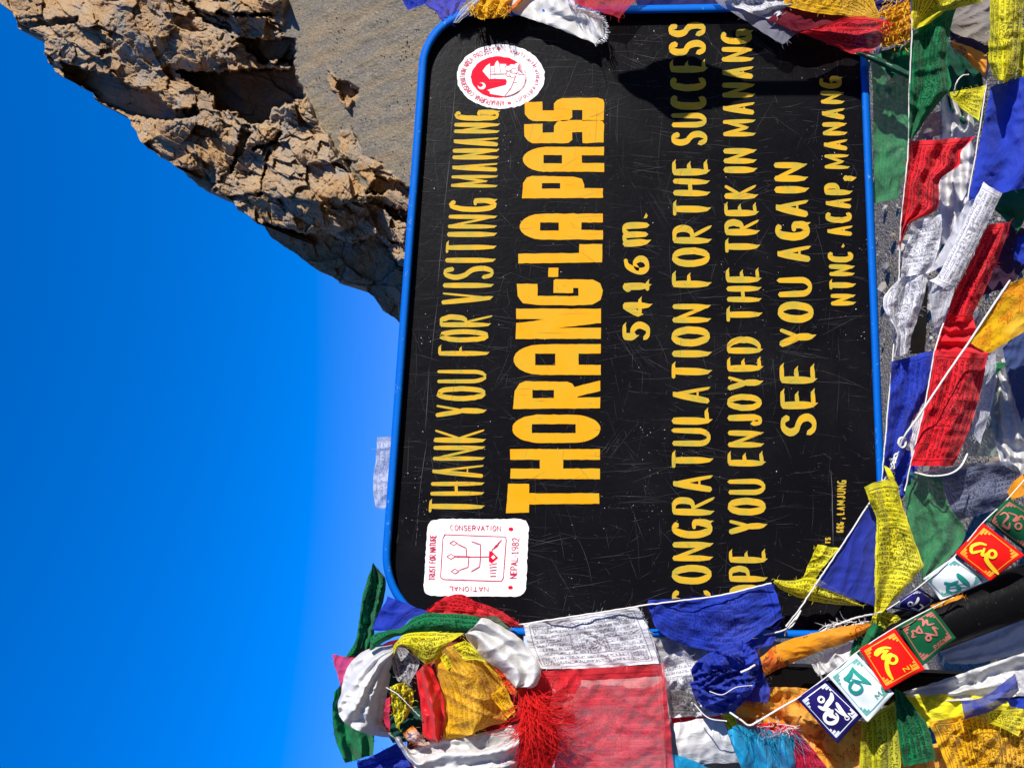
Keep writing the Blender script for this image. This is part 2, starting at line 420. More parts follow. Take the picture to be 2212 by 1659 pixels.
def build_mountain():
    ny, ns = 670, 560
    Ys = np.concatenate([np.linspace(-950, -10, 110), np.linspace(-9, 730, ny - 150), np.linspace(733, 1180, 40)])
    sk = np.interp(Ys, [b for a, b in SKYL], [a for a, b in SKYL])
    sk = sk + 3.2 * fbm(Ys / 16., Ys * 0 + .5, 4, 91)
    s = np.linspace(0, 1, ns)[None, :]
    X = sk[:, None] + (1040 - sk[:, None]) * s ** 1.08
    Y = Ys[:, None] * np.ones((1, ns))
    # where the crag meets the scree
    bd = np.interp(Y, [-300, 0, 80, 84, 146, 208, 265, 318, 349, 397, 424, 470], [640, 618, 614, 640, 636, 658, 689, 724, 742, 777, 830, 900])
    bd = bd + 7 * fbm(X / 40., Y / 40., 3, 33)
    rockm = sm(bd - X, -6, 8)
    crag = [Z1([(1590, 310), (1650, 390), (1760, 430), (1750, 470), (1700, 535), (1640, 460), (1600, 400)]),
            Z1([(1660, 640), (1720, 640), (1780, 760), (1860, 800), (1960, 880), (2100, 1010), (2060, 1150), (1850, 960), (1740, 830), (1660, 760)])]
    small = np.ones(X.shape)
    for c in crag:
        small = np.where(sdist(X, Y, c) > -12, .35, small); rockm = np.maximum(rockm, sm(sdist(X, Y, c) + 6 * perlin(X / 17., Y / 17., 5), -3, 4))
    wx = X + 11 * perlin(X / 80., Y / 80., 12) + 2.5 * perlin(X / 16., Y / 16., 14); wy = Y + 11 * perlin(X / 80., Y / 80., 13) + 2.5 * perlin(X / 16., Y / 16., 15)
    wy2 = wy * .9 - wx * .35
    h = 1.9 * fbm(wx / 170., wy / 150., 2, 20) + .55 * fbm(wx / 62., wy2 / 52., 3, 24)
    u1, v1 = (wx * .85 + wy * .52), (-wx * .52 + wy * .85)
    h += 1.35 * blocks(u1 / 84., v1 / 52., 25, .6, 1.7) + .62 * blocks(u1 / 40., v1 / 24., 26, .5, 1.5) + .17 * blocks(u1 / 15., v1 / 9.5, 27, .5, 1.3)
    h += .085 * blocks(u1 / 6., v1 / 4., 28, .5, 1.1) + .05 * fbm(wx / 7., wy / 9., 3, 46) + .02 * fbm(wx / 2.6, wy / 2.6, 2, 57)
    # beds of rock: thin ledges running across the slope
    bed = (wx * .80 + wy * .30) / 11. + 2.2 * perlin(wx / 60., wy / 60., 60)
    fr = bed - np.floor(bed); lay = np.minimum(fr / .75, (1 - fr) / .25)
    h += .15 * lay * sm(perlin(X / 90., Y / 90., 61), -.3, .4)
    # deep joints
    j = 1 - np.abs(perlin(wx / 75., wy / 34., 70)) * 16; h -= .3 * np.clip(j, 0, 1) * sm(perlin(X / 50., Y / 50., 72), -.1, .3)
    # big buttresses lean out, with recesses and overhangs cut behind their left edges
    rec = [(4.8, [(300, 300), (470, 350), (600, 385), (640, 430), (750, 440), (800, 500), (850, 540), (960, 520), (985, 560), (830, 598), (640, 566), (460, 500), (440, 440), (330, 420)]),
           (6.0, [(850, 345), (950, 350), (1100, 350), (1300, 330), (1440, 335), (1495, 470), (1450, 500), (1330, 540), (1320, 592), (1210, 612), (1150, 550), (1040, 540), (1050, 480), (960, 430)]),
           (3.2, [(1140, 185), (1280, 190), (1450, 180), (1442, 330), (1340, 290), (1290, 325), (1200, 240)]),
           (3.0, [(860, 815), (1000, 830), (1050, 900), (1030, 950), (940, 960), (860, 860)]),
           (7.0, [(1270, 1090), (1380, 1110), (1500, 1140), (1560, 1120), (1720, 1180), (1850, 1140), (1960, 1300), (2100, 1400), (2100, 1900), (1800, 1700), (1540, 1420), (1300, 1260)]),
           (2.2, [(1640, 385), (1700, 400), (1755, 440), (1740, 470), (1690, 520), (1650, 450)]),
           (3.4, [(1840, 860), (2010, 900), (2010, 1000), (1930, 930), (1860, 960), (1790, 950)]), (2.2, [(1880, 1000), (2000, 1030), (1990, 1100), (1900, 1060)]),
           (1.8, [(880, -20), (1000, 50), (1140, 120), (1150, 170), (1000, 110), (900, 20)]), (1.6, [(1060, 60), (1330, 65), (1330, 82), (1100, 85)]),
           (1.8, [(280, 90), (390, 80), (380, 110), (300, 130), (150, 140), (90, 110)]), (2.4, [(85, 90), (150, 150), (215, 180), (180, 200), (60, 150)]),
           (1.3, [(1330, 700), (1320, 760), (1300, 850), (1280, 960), (1265, 960), (1285, 850), (1305, 750)]), (1.5, [(1180, 620), (1230, 650), (1180, 760), (1130, 850), (1120, 830), (1150, 750)]),
           (1.2, [(1225, 720), (1330, 690), (1370, 640), (1385, 650), (1340, 715), (1230, 740)])]
    nz = 5 * perlin(X / 13., Y / 13., 80) + 2.5 * perlin(X / 5., Y / 5., 81)
    for dep, pl in rec:
        sd = sdist(X, Y, Z1(pl)) + nz
        h = h * (1 - .6 * sm(sd, 2, 10)) - 1.5 * dep * sm(sd, -1.5, 4)
    # round swell of the lower buttress
    for (cx, cy, ax, ay, hh) in ((680, 400, 150, 110, 3.0), (430, 300, 110, 80, 2.2), (400, 60, 190, 90, 1.8), (150, 70, 90, 70, 1.2)):
        q = ((X - cx) / ax) ** 2 + ((Y - cy) / ay) ** 2; h += hh * np.clip(1 - q, 0, 1) ** .6
    scr = .10 * fbm(X / 60., Y / 60., 3, 101) + .035 * fbm(X / 4., Y / 4., 3, 105) + .05 * fbm((X * .55 + Y) / 22., (X - .55 * Y) / 90., 3, 111)
    scr += .22 * sm(perlin(X / 3.1, Y / 3.1, 120) + .35 * perlin(X / 50., Y / 50., 121), .8, 1.0)
    hh = rockm * (h + .7) * np.where(bd - X > -6, 1, small) + (1 - rockm) * (scr + .2)
    t = (990 - X) / F
    dist = 60 / (1 - .72 * t) - hh * 1.05
    C = CS
    rx = ((829.5 - Y) / F)[..., None] * R0 + ((1106 - X) / F)[..., None] * R1 - R2
    pt = C + rx * dist[..., None]
    pts = np.stack([pt[..., 0], -pt[..., 2], pt[..., 1] + ZC], -1)
    # the far side of the crest, so that it is a ridge and not a sheet
    back = []
    for k, (dy, dz) in enumerate(((.8, -.1), (3, -1.2), (9, -6), (24, -22), (50, -60))):
        q = pts[:, 0].copy(); q[:, 1] += dy; q[:, 2] = np.maximum(q[:, 2] + dz + .5 * fbm(Ys / 20., Ys * 0 + k, 3, 130 + k), -2); back.append(q[:, None])
    allp = np.concatenate(back[::-1] + [pts], 1); nb = 5
    rk = np.concatenate([np.ones((ny, nb)), rockm], 1)
    n2 = ns + nb
    idx = np.arange(ny * n2).reshape(ny, n2)
    quads = np.stack([idx[:-1, :-1], idx[:-1, 1:], idx[1:, 1:], idx[1:, :-1]], -1).reshape(-1, 4)
    isr = (rk[:-1, :-1].reshape(-1) + rk[1:, 1:].reshape(-1)) > 1
    for nm, sel, mat in (('mountain', isr, rock_mat()), ('scree_slope', ~isr, scree_mat())):
        q = quads[sel]; used, inv = np.unique(q, return_inverse=True)
        me = bpy.data.meshes.new(nm); v = allp.reshape(-1, 3)[used]
        me.vertices.add(len(v)); me.vertices.foreach_set('co', v.ravel())
        me.loops.add(q.size); me.loops.foreach_set('vertex_index', inv.ravel())
        me.polygons.add(len(q)); me.polygons.foreach_set('loop_start', np.arange(0, q.size, 4)); me.polygons.foreach_set('loop_total', np.full(len(q), 4))
        me.update(calc_edges=True); me.polygons.foreach_set('use_smooth', np.ones(len(q), bool))
        me.materials.append(mat)
        o = bpy.data.objects.new(nm, me); COL.objects.link(o)
        tag(o, {'mountain': 'brown rocky crag with dark recesses against the blue sky', 'scree_slope': 'smooth grey scree slope below the crag'}[nm], 'mountain' if isr is sel else 'slope', kind='structure')

def rock_mat():
    t = NT('crag_rock'); o = t.obj()
    st = t.mapv(o, (1, 1, 3.2), (.5, .35, .2))
    a = t.noise(o, .11, 5, .6); b = t.noise(st, .55, 6, .65, .6); c = t.noise(o, 3.2, 5, .7)
    col = t.ramp(a, [(.3, (.34, .235, .14)), (.45, (.46, .27, .115)), (.56, (.48, .335, .19)), (.7, (.35, .27, .19))])
    col = t.mix(t.ma('MULTIPLY', t.ma('SUBTRACT', b, .5), 3.2, clamp=True), col, (.50, .285, .115))
    col = t.mix(t.ma('MULTIPLY', t.ma('SUBTRACT', .47, b), 3.5, clamp=True), col, (.22, .175, .14))
    col = t.mix(t.ma('MULTIPLY', t.ma('SUBTRACT', c, .5), 2.4, clamp=True), col, (.60, .47, .32))
    col = t.mix(t.ma('MULTIPLY', t.ma('SUBTRACT', .45, c), 2.6, clamp=True), col, (.12, .09, .065))
    gp = t.noise(o, .19, 4, .6, .3); col = t.mix(t.ma('MULTIPLY', t.ma('SUBTRACT', gp, .53), 6, clamp=True), col, t.mix(c, (.22, .20, .17), (.42, .385, .33)))
    nb = t.bump(t.ma('ADD', t.noise(st, 1.8, 6, .7), t.mul(t.noise(o, 9, 4, .7), .4)), 1, .35)
    return t.put(col=col, rough=.9, spec=.15, normal=nb)
def scree_mat():
    t = NT('scree_gravel'); o = t.obj()
    s = t.noise(t.mapv(o, (1.2, .25, .25), (.3, .2, .62)), .6, 4, .6)
    col = t.ramp(s, [(.3, (.245, .18, .11)), (.45, (.215, .175, .115)), (.58, (.165, .148, .118)), (.72, (.26, .20, .13))])
    g = t.noise(o, 3.6, 7, .85)
    col = t.mix(t.ma('MULTIPLY', t.ma('SUBTRACT', g, .5), 3.6, clamp=True), col, (.40, .34, .27))
    col = t.mix(t.ma('MULTIPLY', t.ma('SUBTRACT', .48, g), 3.6, clamp=True), col, (.085, .07, .055))
    nb = t.bump(t.noise(o, 7, 5, .8), .8, .12)
    return t.put(col=col, rough=.95, spec=.1, normal=nb)

def build_ground():
    t = NT('gravel_ground'); o = t.obj()
    w = t.n.new('ShaderNodeVectorMath'); w.operation = 'MULTIPLY_ADD'; t.l.new(t.noise(o, 30, 3, .6, 0, 1), w.inputs[0]); w.inputs[1].default_value = (.03,) * 3; t.l.new(o, w.inputs[2]); v = t.vor(w.outputs[0], 75); c = t.vor(w.outputs[0], 75, out='Color')
    g, _, _ = t.sep(c)
    col = t.ramp(g, [(.1, (.06, .06, .065)), (.35, (.22, .20, .17)), (.7, (.42, .38, .32)), (.95, (.10, .095, .095))])
    col = t.mix(t.noise(o, 1.2, 4), col, (.26, .22, .17))
    m = t.put(col=col, rough=.95, spec=.1, normal=t.bump(t.ma('ADD', t.ma('SUBTRACT', 1, v), t.noise(o, 160, 4)), 1, .014))
    vs, fs = [], []
    ys = [-3000, -300, -40, -8] + list(np.linspace(-4, 16, 80)) + [30, 60, 130, 400, 1500, 6000]
    xs = [-6000, -800, -100, -25] + list(np.linspace(-8, 8, 70)) + [25, 100, 800, 6000]
    for y in ys:
        for x in xs:
            z = .06 * float(perlin(np.array([x / 1.3 + .2]), np.array([y / 1.3]), 3)[0]) if abs(x) < 10 and -5 < y < 17 else 0
            vs.append((x, y, z))
    n = len(xs)
    fs = [(i * n + j, i * n + j + 1, (i + 1) * n + j + 1, (i + 1) * n + j) for i in range(len(ys) - 1) for j in range(n - 1)]
    o = mesh('ground', vs, fs, m, center=False); tag(o, 'grey stony ground of the pass', 'ground', kind='structure')
    mb = MB(); g = random.Random(4)
    bm = bmesh.new(); bmesh.ops.create_icosphere(bm, subdivisions=1, radius=1); bv = [v.co.copy() for v in bm.verts]; bf = [[v.index for v in f.verts] for f in bm.faces]; bm.free()
    for k in range(4200):
        x, y = g.uniform(-2.6, 2.6), g.uniform(-.6, 5); r = .006 + .03 * g.random() ** 3
        sx, sy, sz = r * g.uniform(.7, 1.4), r * g.uniform(.7, 1.3), r * g.uniform(.45, .9); a = g.uniform(0, 6.3)
        vs = []
        for v in bv:
            q = v * g.uniform(.78, 1.15); xx, yy = q.x * sx, q.y * sy
            vs.append((x + xx * math.cos(a) - yy * math.sin(a), y + xx * math.sin(a) + yy * math.cos(a), q.z * sz + r * .3))
        mb.add(vs, bf, k % 4)
    cols = [(.30, .28, .25), (.16, .155, .16), (.40, .37, .33), (.24, .19, .14)]
    tag(mb.build('gravel', [plain('stone', c, .9, .2, .35, 60) for c in cols], None, False), 'loose grey and tan stones lying on the ground below the sign', 'gravel', kind='stuff')

def build_blocker_hills():           # unseen slopes added to cut the low sky's fill, lower towards the sun
    na, nr = 150, 26
    az = np.radians(np.linspace(38, 322, na)); vs = []; fs = []      # from straight ahead, turning right
    for i, a in enumerate(az):
        s_ = math.degrees(a); sun_gap = math.exp(-((s_ - 137) / 30) ** 2); ends = min(1, (s_ - 36) / 22, (324 - s_) / 22)
        top = (150 * (1 - .72 * sun_gap)) * max(.05, ends) * (1 + .28 * float(fbm(np.array([a * 3.1]), np.array([.3]), 4, 7)[0]))
        for j in range(nr):
            t = j / (nr - 1); r = 130 + 330 * t
            z = top * math.sin(t * math.pi * .62) + 14 * t * float(fbm(np.array([a * 9.]), np.array([t * 5]), 4, 17)[0]) - 1
            vs.append((r * math.sin(a), r * math.cos(a), z))
    for i in range(na - 1):
        for j in range(nr - 1): fs.append((i * nr + j, (i + 1) * nr + j, (i + 1) * nr + j + 1, i * nr + j + 1))
    o = mesh('blocker_hills', vs, fs, scree_mat(), center=False); tag(o, 'unseen brown slopes added around the pass to block low sky light', 'blocker_hills', kind='structure')
build_blocker_hills()
rk0 = build_mountain()
build_ground()

# ================================================================ the signboard
def Z(ox, oy, k):            # coordinates read from an enlarged crop -> picture pixels
    return lambda x, y: (ox + k * x, oy + k * y)
zA = Z(826.8, 901.9, .3058); zB = Z(789.2, 526.1, .2717); zC = Z(826.8, 0, .3398); zH = Z(939.5, 60.1, .11893)

SIGN = empty('trekking_sign', P(1400, 700, 0) * 1.0); SIGN.location.z = 0
tag(SIGN, 'large black signboard with blue frame and hand painted yellow lettering', 'sign')

def frame_path():
    TL, TR, BR, BL = (813, 1371), (913.5, 20), (1871, 4), (1925, 1380)
    cor = [(TL, 185, BL, TR), (TR, 118, TL, BR), (BR, 105, TR, BL), (BL, 95, BR, TL)]
    out = []
    for c, r, pv, nx in cor:
        c = np.array(c, float); a = np.array(pv, float) - c; b = np.array(nx, float) - c
        p0 = c + a / np.linalg.norm(a) * r; p1 = c + b / np.linalg.norm(b) * r
        for t in np.linspace(0, 1, 15):
            k = .55
            q = (1 - t) ** 3 * p0 + 3 * (1 - t) ** 2 * t * (p0 + (c - p0) * k) + 3 * (1 - t) * t * t * (p1 + (c - p1) * k) + t ** 3 * p1
            out.append(q)
    res = []
    for i, p in enumerate(out):
        q = out[(i + 1) % len(out)]; n = max(1, int(np.linalg.norm(q - p) / 40))
        res += [p + (q - p) * k / n for k in range(n)]
    return np.array(res)
FP = frame_path()
def inset(path, w):
    n = len(path); r = []
    for i in range(n):
        t = path[(i + 1) % n] - path[i - 1]; t /= np.linalg.norm(t)
        r.append(path[i] + np.array([-t[1], t[0]]) * w * SGN)
    return np.array(r)
ar = .5 * sum(FP[i][0] * FP[(i + 1) % len(FP)][1] - FP[(i + 1) % len(FP)][0] * FP[i][1] for i in range(len(FP)))
SGN = 1 if ar > 0 else -1

def blue_paint():
    t = NT('blue_frame_paint'); o = t.obj()
    n = t.noise(o, 30, 5, .7); ch = t.gt(t.noise(o, 48, 6, .8), .64)
    c = t.mix(n, (.0, .092, .42), (.0, .118, .52))
    c = t.mix(t.mul(ch, .8), c, (.16, .33, .42))
    return t.put(col=c, rough=.6, spec=.08, normal=t.bump(n, .2, .004))
def build_frame():
    prof = [(0, -.022), (0, .013), (2, .020), (5, .0235), (12, .0235), (16, .020), (18, .012), (18, -.022)]
    loops = []
    for w, d in prof:
        q = inset(FP, w); wob = 1.1 * perlin(np.arange(len(q)) / 6., np.arange(len(q)) * 0 + .5, 9)
        loops.append([P(a, b, d) for a, b in q + inset(FP, 1)[:] * 0 + wob[:, None] * .4])
    n = len(FP); vs = [v for l in loops for v in l]; k = len(prof)
    fs = [(j * n + i, j * n + (i + 1) % n, ((j + 1) % k) * n + (i + 1) % n, ((j + 1) % k) * n + i) for j in range(k) for i in range(n)]
    mesh('frame', vs, fs, blue_paint(), SIGN)
build_frame()

def board_mats():
    t = NT('black_board_paint'); o = t.obj()
    n = t.noise(o, 6, 5, .6); f = t.noise(t.mapv(o, (1, 1, 1)), 90, 5, .7)
    c = t.mix(n, (.0022, .0021, .003), (.006, .0056, .0075))
    c = t.mix(t.ma('MULTIPLY', t.ma('SUBTRACT', t.noise(o, 3.1, 6, .7, .4), .5), 2.2, clamp=True), c, (.013, .0125, .013))
    sc = t.gt(t.noise(o, 160, 4, .8), .70)
    c = t.mix(t.mul(sc, .35), c, (.10, .10, .11))
    h = t.ma('ADD', t.noise(o, 16, 4, .6), t.mul(f, .3))
    a = t.put(col=c, rough=t.ma('ADD', .3, t.mul(f, .25)), spec=.05, normal=t.bump(h, .25, .006))
    b = plain('scratch_grey', (.085, .085, .09), .7, .3, .4, 120)
    w = plain('scuff_pale', (.55, .55, .52), .7, .3, .2, 200)
    g = plain('scuff_dark_grey', (.03, .031, .036), .6, .3, .3, 90)
    return [a, b, w, g]
BM = board_mats()
def build_board():
    mb = MB(); q = inset(FP, 10)
    f = [P(a, b, 0) for a, b in q]; bk = [P(a, b, -.003) for a, b in q]; n = len(q)
    mb.add(f, [tuple(range(n))]); mb.add(bk, [tuple(reversed(range(n)))])
    g = random.Random(11)
    def scratch(x, y, a, L, w, m, cur=.0):
        seg = 8; pts = []
        for k in range(seg + 1):
            pts.append((x, y)); x += math.cos(a) * L / seg; y += math.sin(a) * L / seg; a += g.gauss(0, .02) + cur
        if not all(845 < p[0] < 1895 and 40 < p[1] < 1350 for p in pts): return
        if pts[0][0] < 960 and (pts[0][1] < 150 or pts[0][1] > 1200): return
        if any(p[0] < 960 and (p[1] < 150 or p[1] > 1200) for p in pts): return
        V = []; d = .00025 + .00025 * g.random() if g.random() < .72 else .0019 + .0002 * g.random()
        for k, (px, py) in enumerate(pts):
            ww = w * math.sin(math.pi * (k + .35) / (seg + .7)) * g.uniform(.6, 1.2)
            V.append(P(px - math.sin(a) * ww, py + math.cos(a) * ww, d)); V.append(P(px + math.sin(a) * ww, py - math.cos(a) * ww, d))
        mb.add(V, [(2 * k, 2 * k + 2, 2 * k + 3, 2 * k + 1) for k in range(seg)], m)
    for k in range(2600):
        x, y = g.uniform(850, 1890), g.uniform(40, 1350)
        fam = g.random()
        a = g.gauss(0, .14) if fam < .5 else (math.pi / 2 + g.gauss(0, .25) if fam < .72 else g.gauss(.75, .3) if fam < .8 else g.uniform(0, 3.14))
        scratch(x, y, a, 8 + 120 * g.random() ** 3, g.uniform(.09, .21), 1 if g.random() < .5 else 3, g.gauss(0, .02))
    for k in range(34):      # bundles of parallel scratches
        x, y, a = g.uniform(900, 1850), g.uniform(60, 1300), g.gauss(.1, .5)
        for j in range(g.randint(3, 8)): scratch(x + g.gauss(0, 14), y + g.gauss(0, 10), a + g.gauss(0, .06), g.uniform(20, 110), g.uniform(.12, .28), 1 if g.random() < .4 else 3)
    # the ruled guide line along the upper border
    for (a, b) in (((905, 1085), (985, 160)), ((898, 1180), (905, 1085))):
        for k in range(6):
            t0, t1 = k / 6, (k + .9) / 6
            x0, y0 = a[0] + (b[0] - a[0]) * t0, a[1] + (b[1] - a[1]) * t0; x1, y1 = a[0] + (b[0] - a[0]) * t1, a[1] + (b[1] - a[1]) * t1
            scratch(x0, y0, math.atan2(y1 - y0, x1 - x0), math.hypot(x1 - x0, y1 - y0), .4, 1)
    scratch(1794.7, 1015, 1.5, 165, .9, 1)
    cl = [(g.uniform(870, 1880), g.uniform(50, 1340), g.uniform(8, 45)) for _ in range(46)]
    for k in range(900):     # little chips in the paint
        if g.random() < .75:
            c = g.choice(cl); x, y = c[0] + g.gauss(0, c[2]), c[1] + g.gauss(0, c[2])
        else: x, y = g.uniform(860, 1890), g.uniform(45, 1345)
        if not (870 < x < 1880 and 45 < y < 1345) or (x < 990 and (y < 150 or y > 1230)): continue
        r = .25 + .8 * g.random() ** 3; a0 = g.uniform(0, 6)
        V = [P(x + r * g.uniform(.6, 1.5) * math.cos(a0 + i * 1.256), y + r * g.uniform(.6, 1.3) * math.sin(a0 + i * 1.256), .00055 + .0002 * (k % 2)) for i in range(5)]
        mb.add(V, [(0, 1, 2, 3, 4)], 2 if g.random() < .6 else 1)
    mb.build('panel', BM, SIGN, False)
build_board()

# ---------------------------------------------------------------- hand lettering
def arc(cx, cy, rx, ry, a0, a1, n=18):
    return [(cx + rx * math.cos(math.radians(a0 + (a1 - a0) * i / n)), cy + ry * math.sin(math.radians(a0 + (a1 - a0) * i / n))) for i in range(n + 1)]
SS = [(.93, .84), (.72, .99), (.3, .98), (.04, .78), (.2, .58), (.55, .5), (.88, .38), (.95, .16), (.66, .0), (.25, .02), (.02, .17)]
FONT = {
 'A': [[(0, 0), (.5, 1)], [(.48, 1), (1, 0)], [(.2, .3), (.8, .3)]], 'B': [[(0, 1), (0, 0)], [(0, 1), (.5, 1)] + arc(.5, .76, .4, .24, 90, -90, 8) + [(0, .52)], [(0, .52), (.5, .52)] + arc(.5, .26, .5, .26, 90, -90, 8) + [(0, 0)]],
 'C': [arc(.55, .5, .55, .5, 52, 308)], 'D': [[(0, 1), (0, 0)], [(0, 1), (.25, 1)] + arc(.25, .5, .75, .5, 90, -90)[1:] + [(0, 0)]],
 'E': [[(0, 1), (0, 0)], [(0, 1), (1, 1)], [(0, .52), (.8, .54)], [(0, 0), (1, .02)]], 'F': [[(0, 1), (0, 0)], [(0, 1), (1, 1)], [(0, .55), (.85, .56)]],
 'G': [arc(.52, .5, .52, .5, 55, 345), [(.5, .44), (1, .46)], [(.97, .46), (1, .02)]], 'H': [[(0, 1), (0, 0)], [(1, 1), (1, 0)], [(0, .5), (1, .52)]],
 'I': [[(.5, 1), (.5, 0)]], 'J': [[(.9, 1), (.9, .3)] + arc(.5, .28, .4, .28, 0, -170, 10)[1:]], 'K': [[(0, 1), (0, 0)], [(.95, 1), (.05, .42)], [(.2, .52), (1, 0)]],
 'L': [[(0, 1), (0, 0)], [(0, .03), (1, .05)]], 'M': [[(0, 1), (0, 0)], [(.03, 1), (.5, .22)], [(.5, .22), (.95, 1)], [(.95, 1), (1, 0)]],
 'N': [[(0, 1), (0, 0)], [(0, 1), (1, .03)], [(1, 1), (1, 0)]], 'O': [arc(.5, .5, .5, .5, 95, 455, 30)], 'P': [[(0, 1), (0, 0)], [(0, 1), (.5, 1)] + arc(.5, .74, .5, .26, 90, -90, 8) + [(0, .46)]],
 'R': [[(0, 1), (0, 0)], [(0, 1), (.5, 1)] + arc(.5, .74, .45, .26, 90, -90, 8) + [(0, .46)], [(.35, .46), (1.08, -.05)]], 'S': [SS], 'T': [[(.5, 1), (.5, 0)], [(0, 1), (1, 1)]],
 'U': [[(0, 1), (0, .3)] + arc(.5, .3, .5, .3, 180, 360, 12)[1:] + [(1, 1)]], 'V': [[(0, 1), (.5, 0)], [(1, 1), (.5, 0)]], 'Y': [[(0, 1), (.5, .42)], [(1, 1), (.5, .42)], [(.5, .48), (.5, 0)]],
 '1': [[(.5, 1), (.5, 0)], [(.1, .78), (.5, 1)], [(.05, 0), (.95, 0)]], '2': [[(.05, .75), (.3, .98), (.7, .98), (.95, .75), (.75, .45), (.05, .0)], [(.05, 0), (1, 0)]],
 '4': [[(.62, 1), (.0, .35)], [(0, .33), (1.1, .33)], [(.66, 1), (.66, -.05)]], '5': [[(.15, 1), (.95, 1)], [(.15, 1), (.1, .55)], [(.1, .56), (.5, .66), (.9, .5), (.98, .28), (.7, .02), (.3, 0), (.0, .12)]],
 '6': [[(.85, .95), (.4, .85), (.08, .45), (.1, .15), (.45, 0), (.85, .1), (.95, .35), (.6, .55), (.2, .42)]], '8': [arc(.5, .75, .36, .25, 90, 450, 14), arc(.5, .26, .46, .26, 90, 450, 14)], '9': [arc(.5, .7, .42, .3, 0, 360, 14), [(.92, .7), (.85, .3), (.5, 0)]],
 '.': [[(.3, .04), (.7, .06)]], ',': [[(.6, .18), (.6, .02)], [(.6, .04), (.3, -.2)]], '-': [[(.2, .36), (.8, .38)]], 'm': [[(0, 1), (0.05, 0)], [(.03, .9), (.3, 1), (.46, .85), (.5, .05)], [(.5, .85), (.75, 1), (.95, .85), (1, .0)]],
}
WID = {'I': .42, 'M': 1.3, '1': .75, '.': .35, ',': .35, '-': .5, 'm': 1.3, 'N': 1.05, 'E': .88, 'F': .88, 'L': .85, 'J': .8, 'T': 1.05}

class Ribbons:               # flat brush strokes laid on a surface given by place(X, Y, lift)
    def __init__(s, place): s.mb = MB(); s.place = place; s.k = 0; s.thin = []
    def stroke(s, pts, w, w0=.75, w1=.55, cap=True, m=0, lift=None, sharp=False, n=None, brush=False):
        q = resamp(pts, n or 16) if (len(pts) == 2 or sharp) else crom(pts, n or 30)
        q = q[:, :2]; N = len(q)
        t = np.gradient(q, axis=0); t /= np.maximum(1e-9, np.linalg.norm(t, axis=1))[:, None]
        nr = np.stack([-t[:, 1], t[:, 0]], 1); u = np.linspace(0, 1, N)
        ww = w * np.where(u < .3, w0 + (1 - w0) * np.sin(u / .3 * np.pi / 2), np.where(u > .62, w1 + (1 - w1) * np.cos((u - .62) / .38 * np.pi / 2), 1))
        closed = math.dist(q[0], q[-1]) < w * .4 and N > 20
        if closed: cap = False; ww = np.full(N, w); q[-1] = q[0]; nr[-1] = nr[0]
        if brush: ww = ww * (.62 + .45 * np.abs(t[:, 0]) ** 1.2)
        if closed: ww[-1] = ww[0]
        d = lift if lift is not None else .0009 + .00013 * (s.k % 6); s.k += 1
        V = []; fs = []; T_ = []
        for j, (k, th) in enumerate(((.5, 1), (.26, 0), (-.26, 0), (-.5, 1))):
            V += [s.place(x, y, d) for x, y in q + nr * (ww * k)[:, None]]; T_ += [th] * N
            if j < 3: fs += [(j * N + i, j * N + i + 1, (j + 1) * N + i + 1, (j + 1) * N + i) for i in range(N - 1)]
        if cap:
            T_ += [1, 1]
            V.append(s.place(*(q[0] - t[0] * ww[0] * .3), d)); fs.append((4 * N, 0, N, 2 * N, 3 * N))
            V.append(s.place(*(q[-1] + t[-1] * ww[-1] * .55 + (np.array([.55, -.5]) * w * .6 if brush and N == 16 else 0)), d)); fs.append((4 * N - 1, 3 * N - 1, 2 * N - 1, N - 1, 4 * N + 1))
        s.thin += T_; s.mb.add(V, fs, m)
    def poly(s, pts, m=0, lift=.0005, holes=()):
        loops = [pts] + list(holes)
        tri = tessellate_polygon([[Vector((x, y, 0)) for x, y in l] for l in loops])
        fl = [p for l in loops for p in l]
        s.thin += [0] * len(fl); s.mb.add([s.place(x, y, lift) for x, y in fl], [tuple(t) for t in tri], m)
    def build(s, name, mats, parent):
        o = s.mb.build(name, mats, parent, False)
        a = o.data.attributes.new('thin', 'FLOAT', 'POINT'); a.data.foreach_set('value', np.array(s.thin, float))
        return o

def paint(name, a, b, edge=None):
    t = NT(name); o = t.obj()
    n = t.noise(o, 17, 5, .7, .6); at = t.n.new('ShaderNodeAttribute'); at.attribute_name = 'thin'; f = t.noise(o, 130, 4, .8)
    c = t.mix(t.ma('MULTIPLY', t.ma('SUBTRACT', n, .40), 4.2, clamp=True), a, b)
    c = t.mix(t.mul(at.outputs['Fac'], .75), c, edge or a)
    c = t.mix(t.ma('MULTIPLY', t.ma('SUBTRACT', .36, f), 5, clamp=True), c, tuple(x * .45 for x in a))
    c = t.mix(t.mul(t.gt(t.noise(o, 210, 3, .8), .73), .8), c, (.05, .04, .02))
    return t.put(col=c, rough=.6, spec=.12, normal=t.bump(n, .15, .002))
LET = paint('lettering_yellow', (.41, .31, .03), (.70, .34, .004), (.42, .35, .06))
BIG = paint('lettering_amber', (.56, .32, .012), (.72, .30, .001))

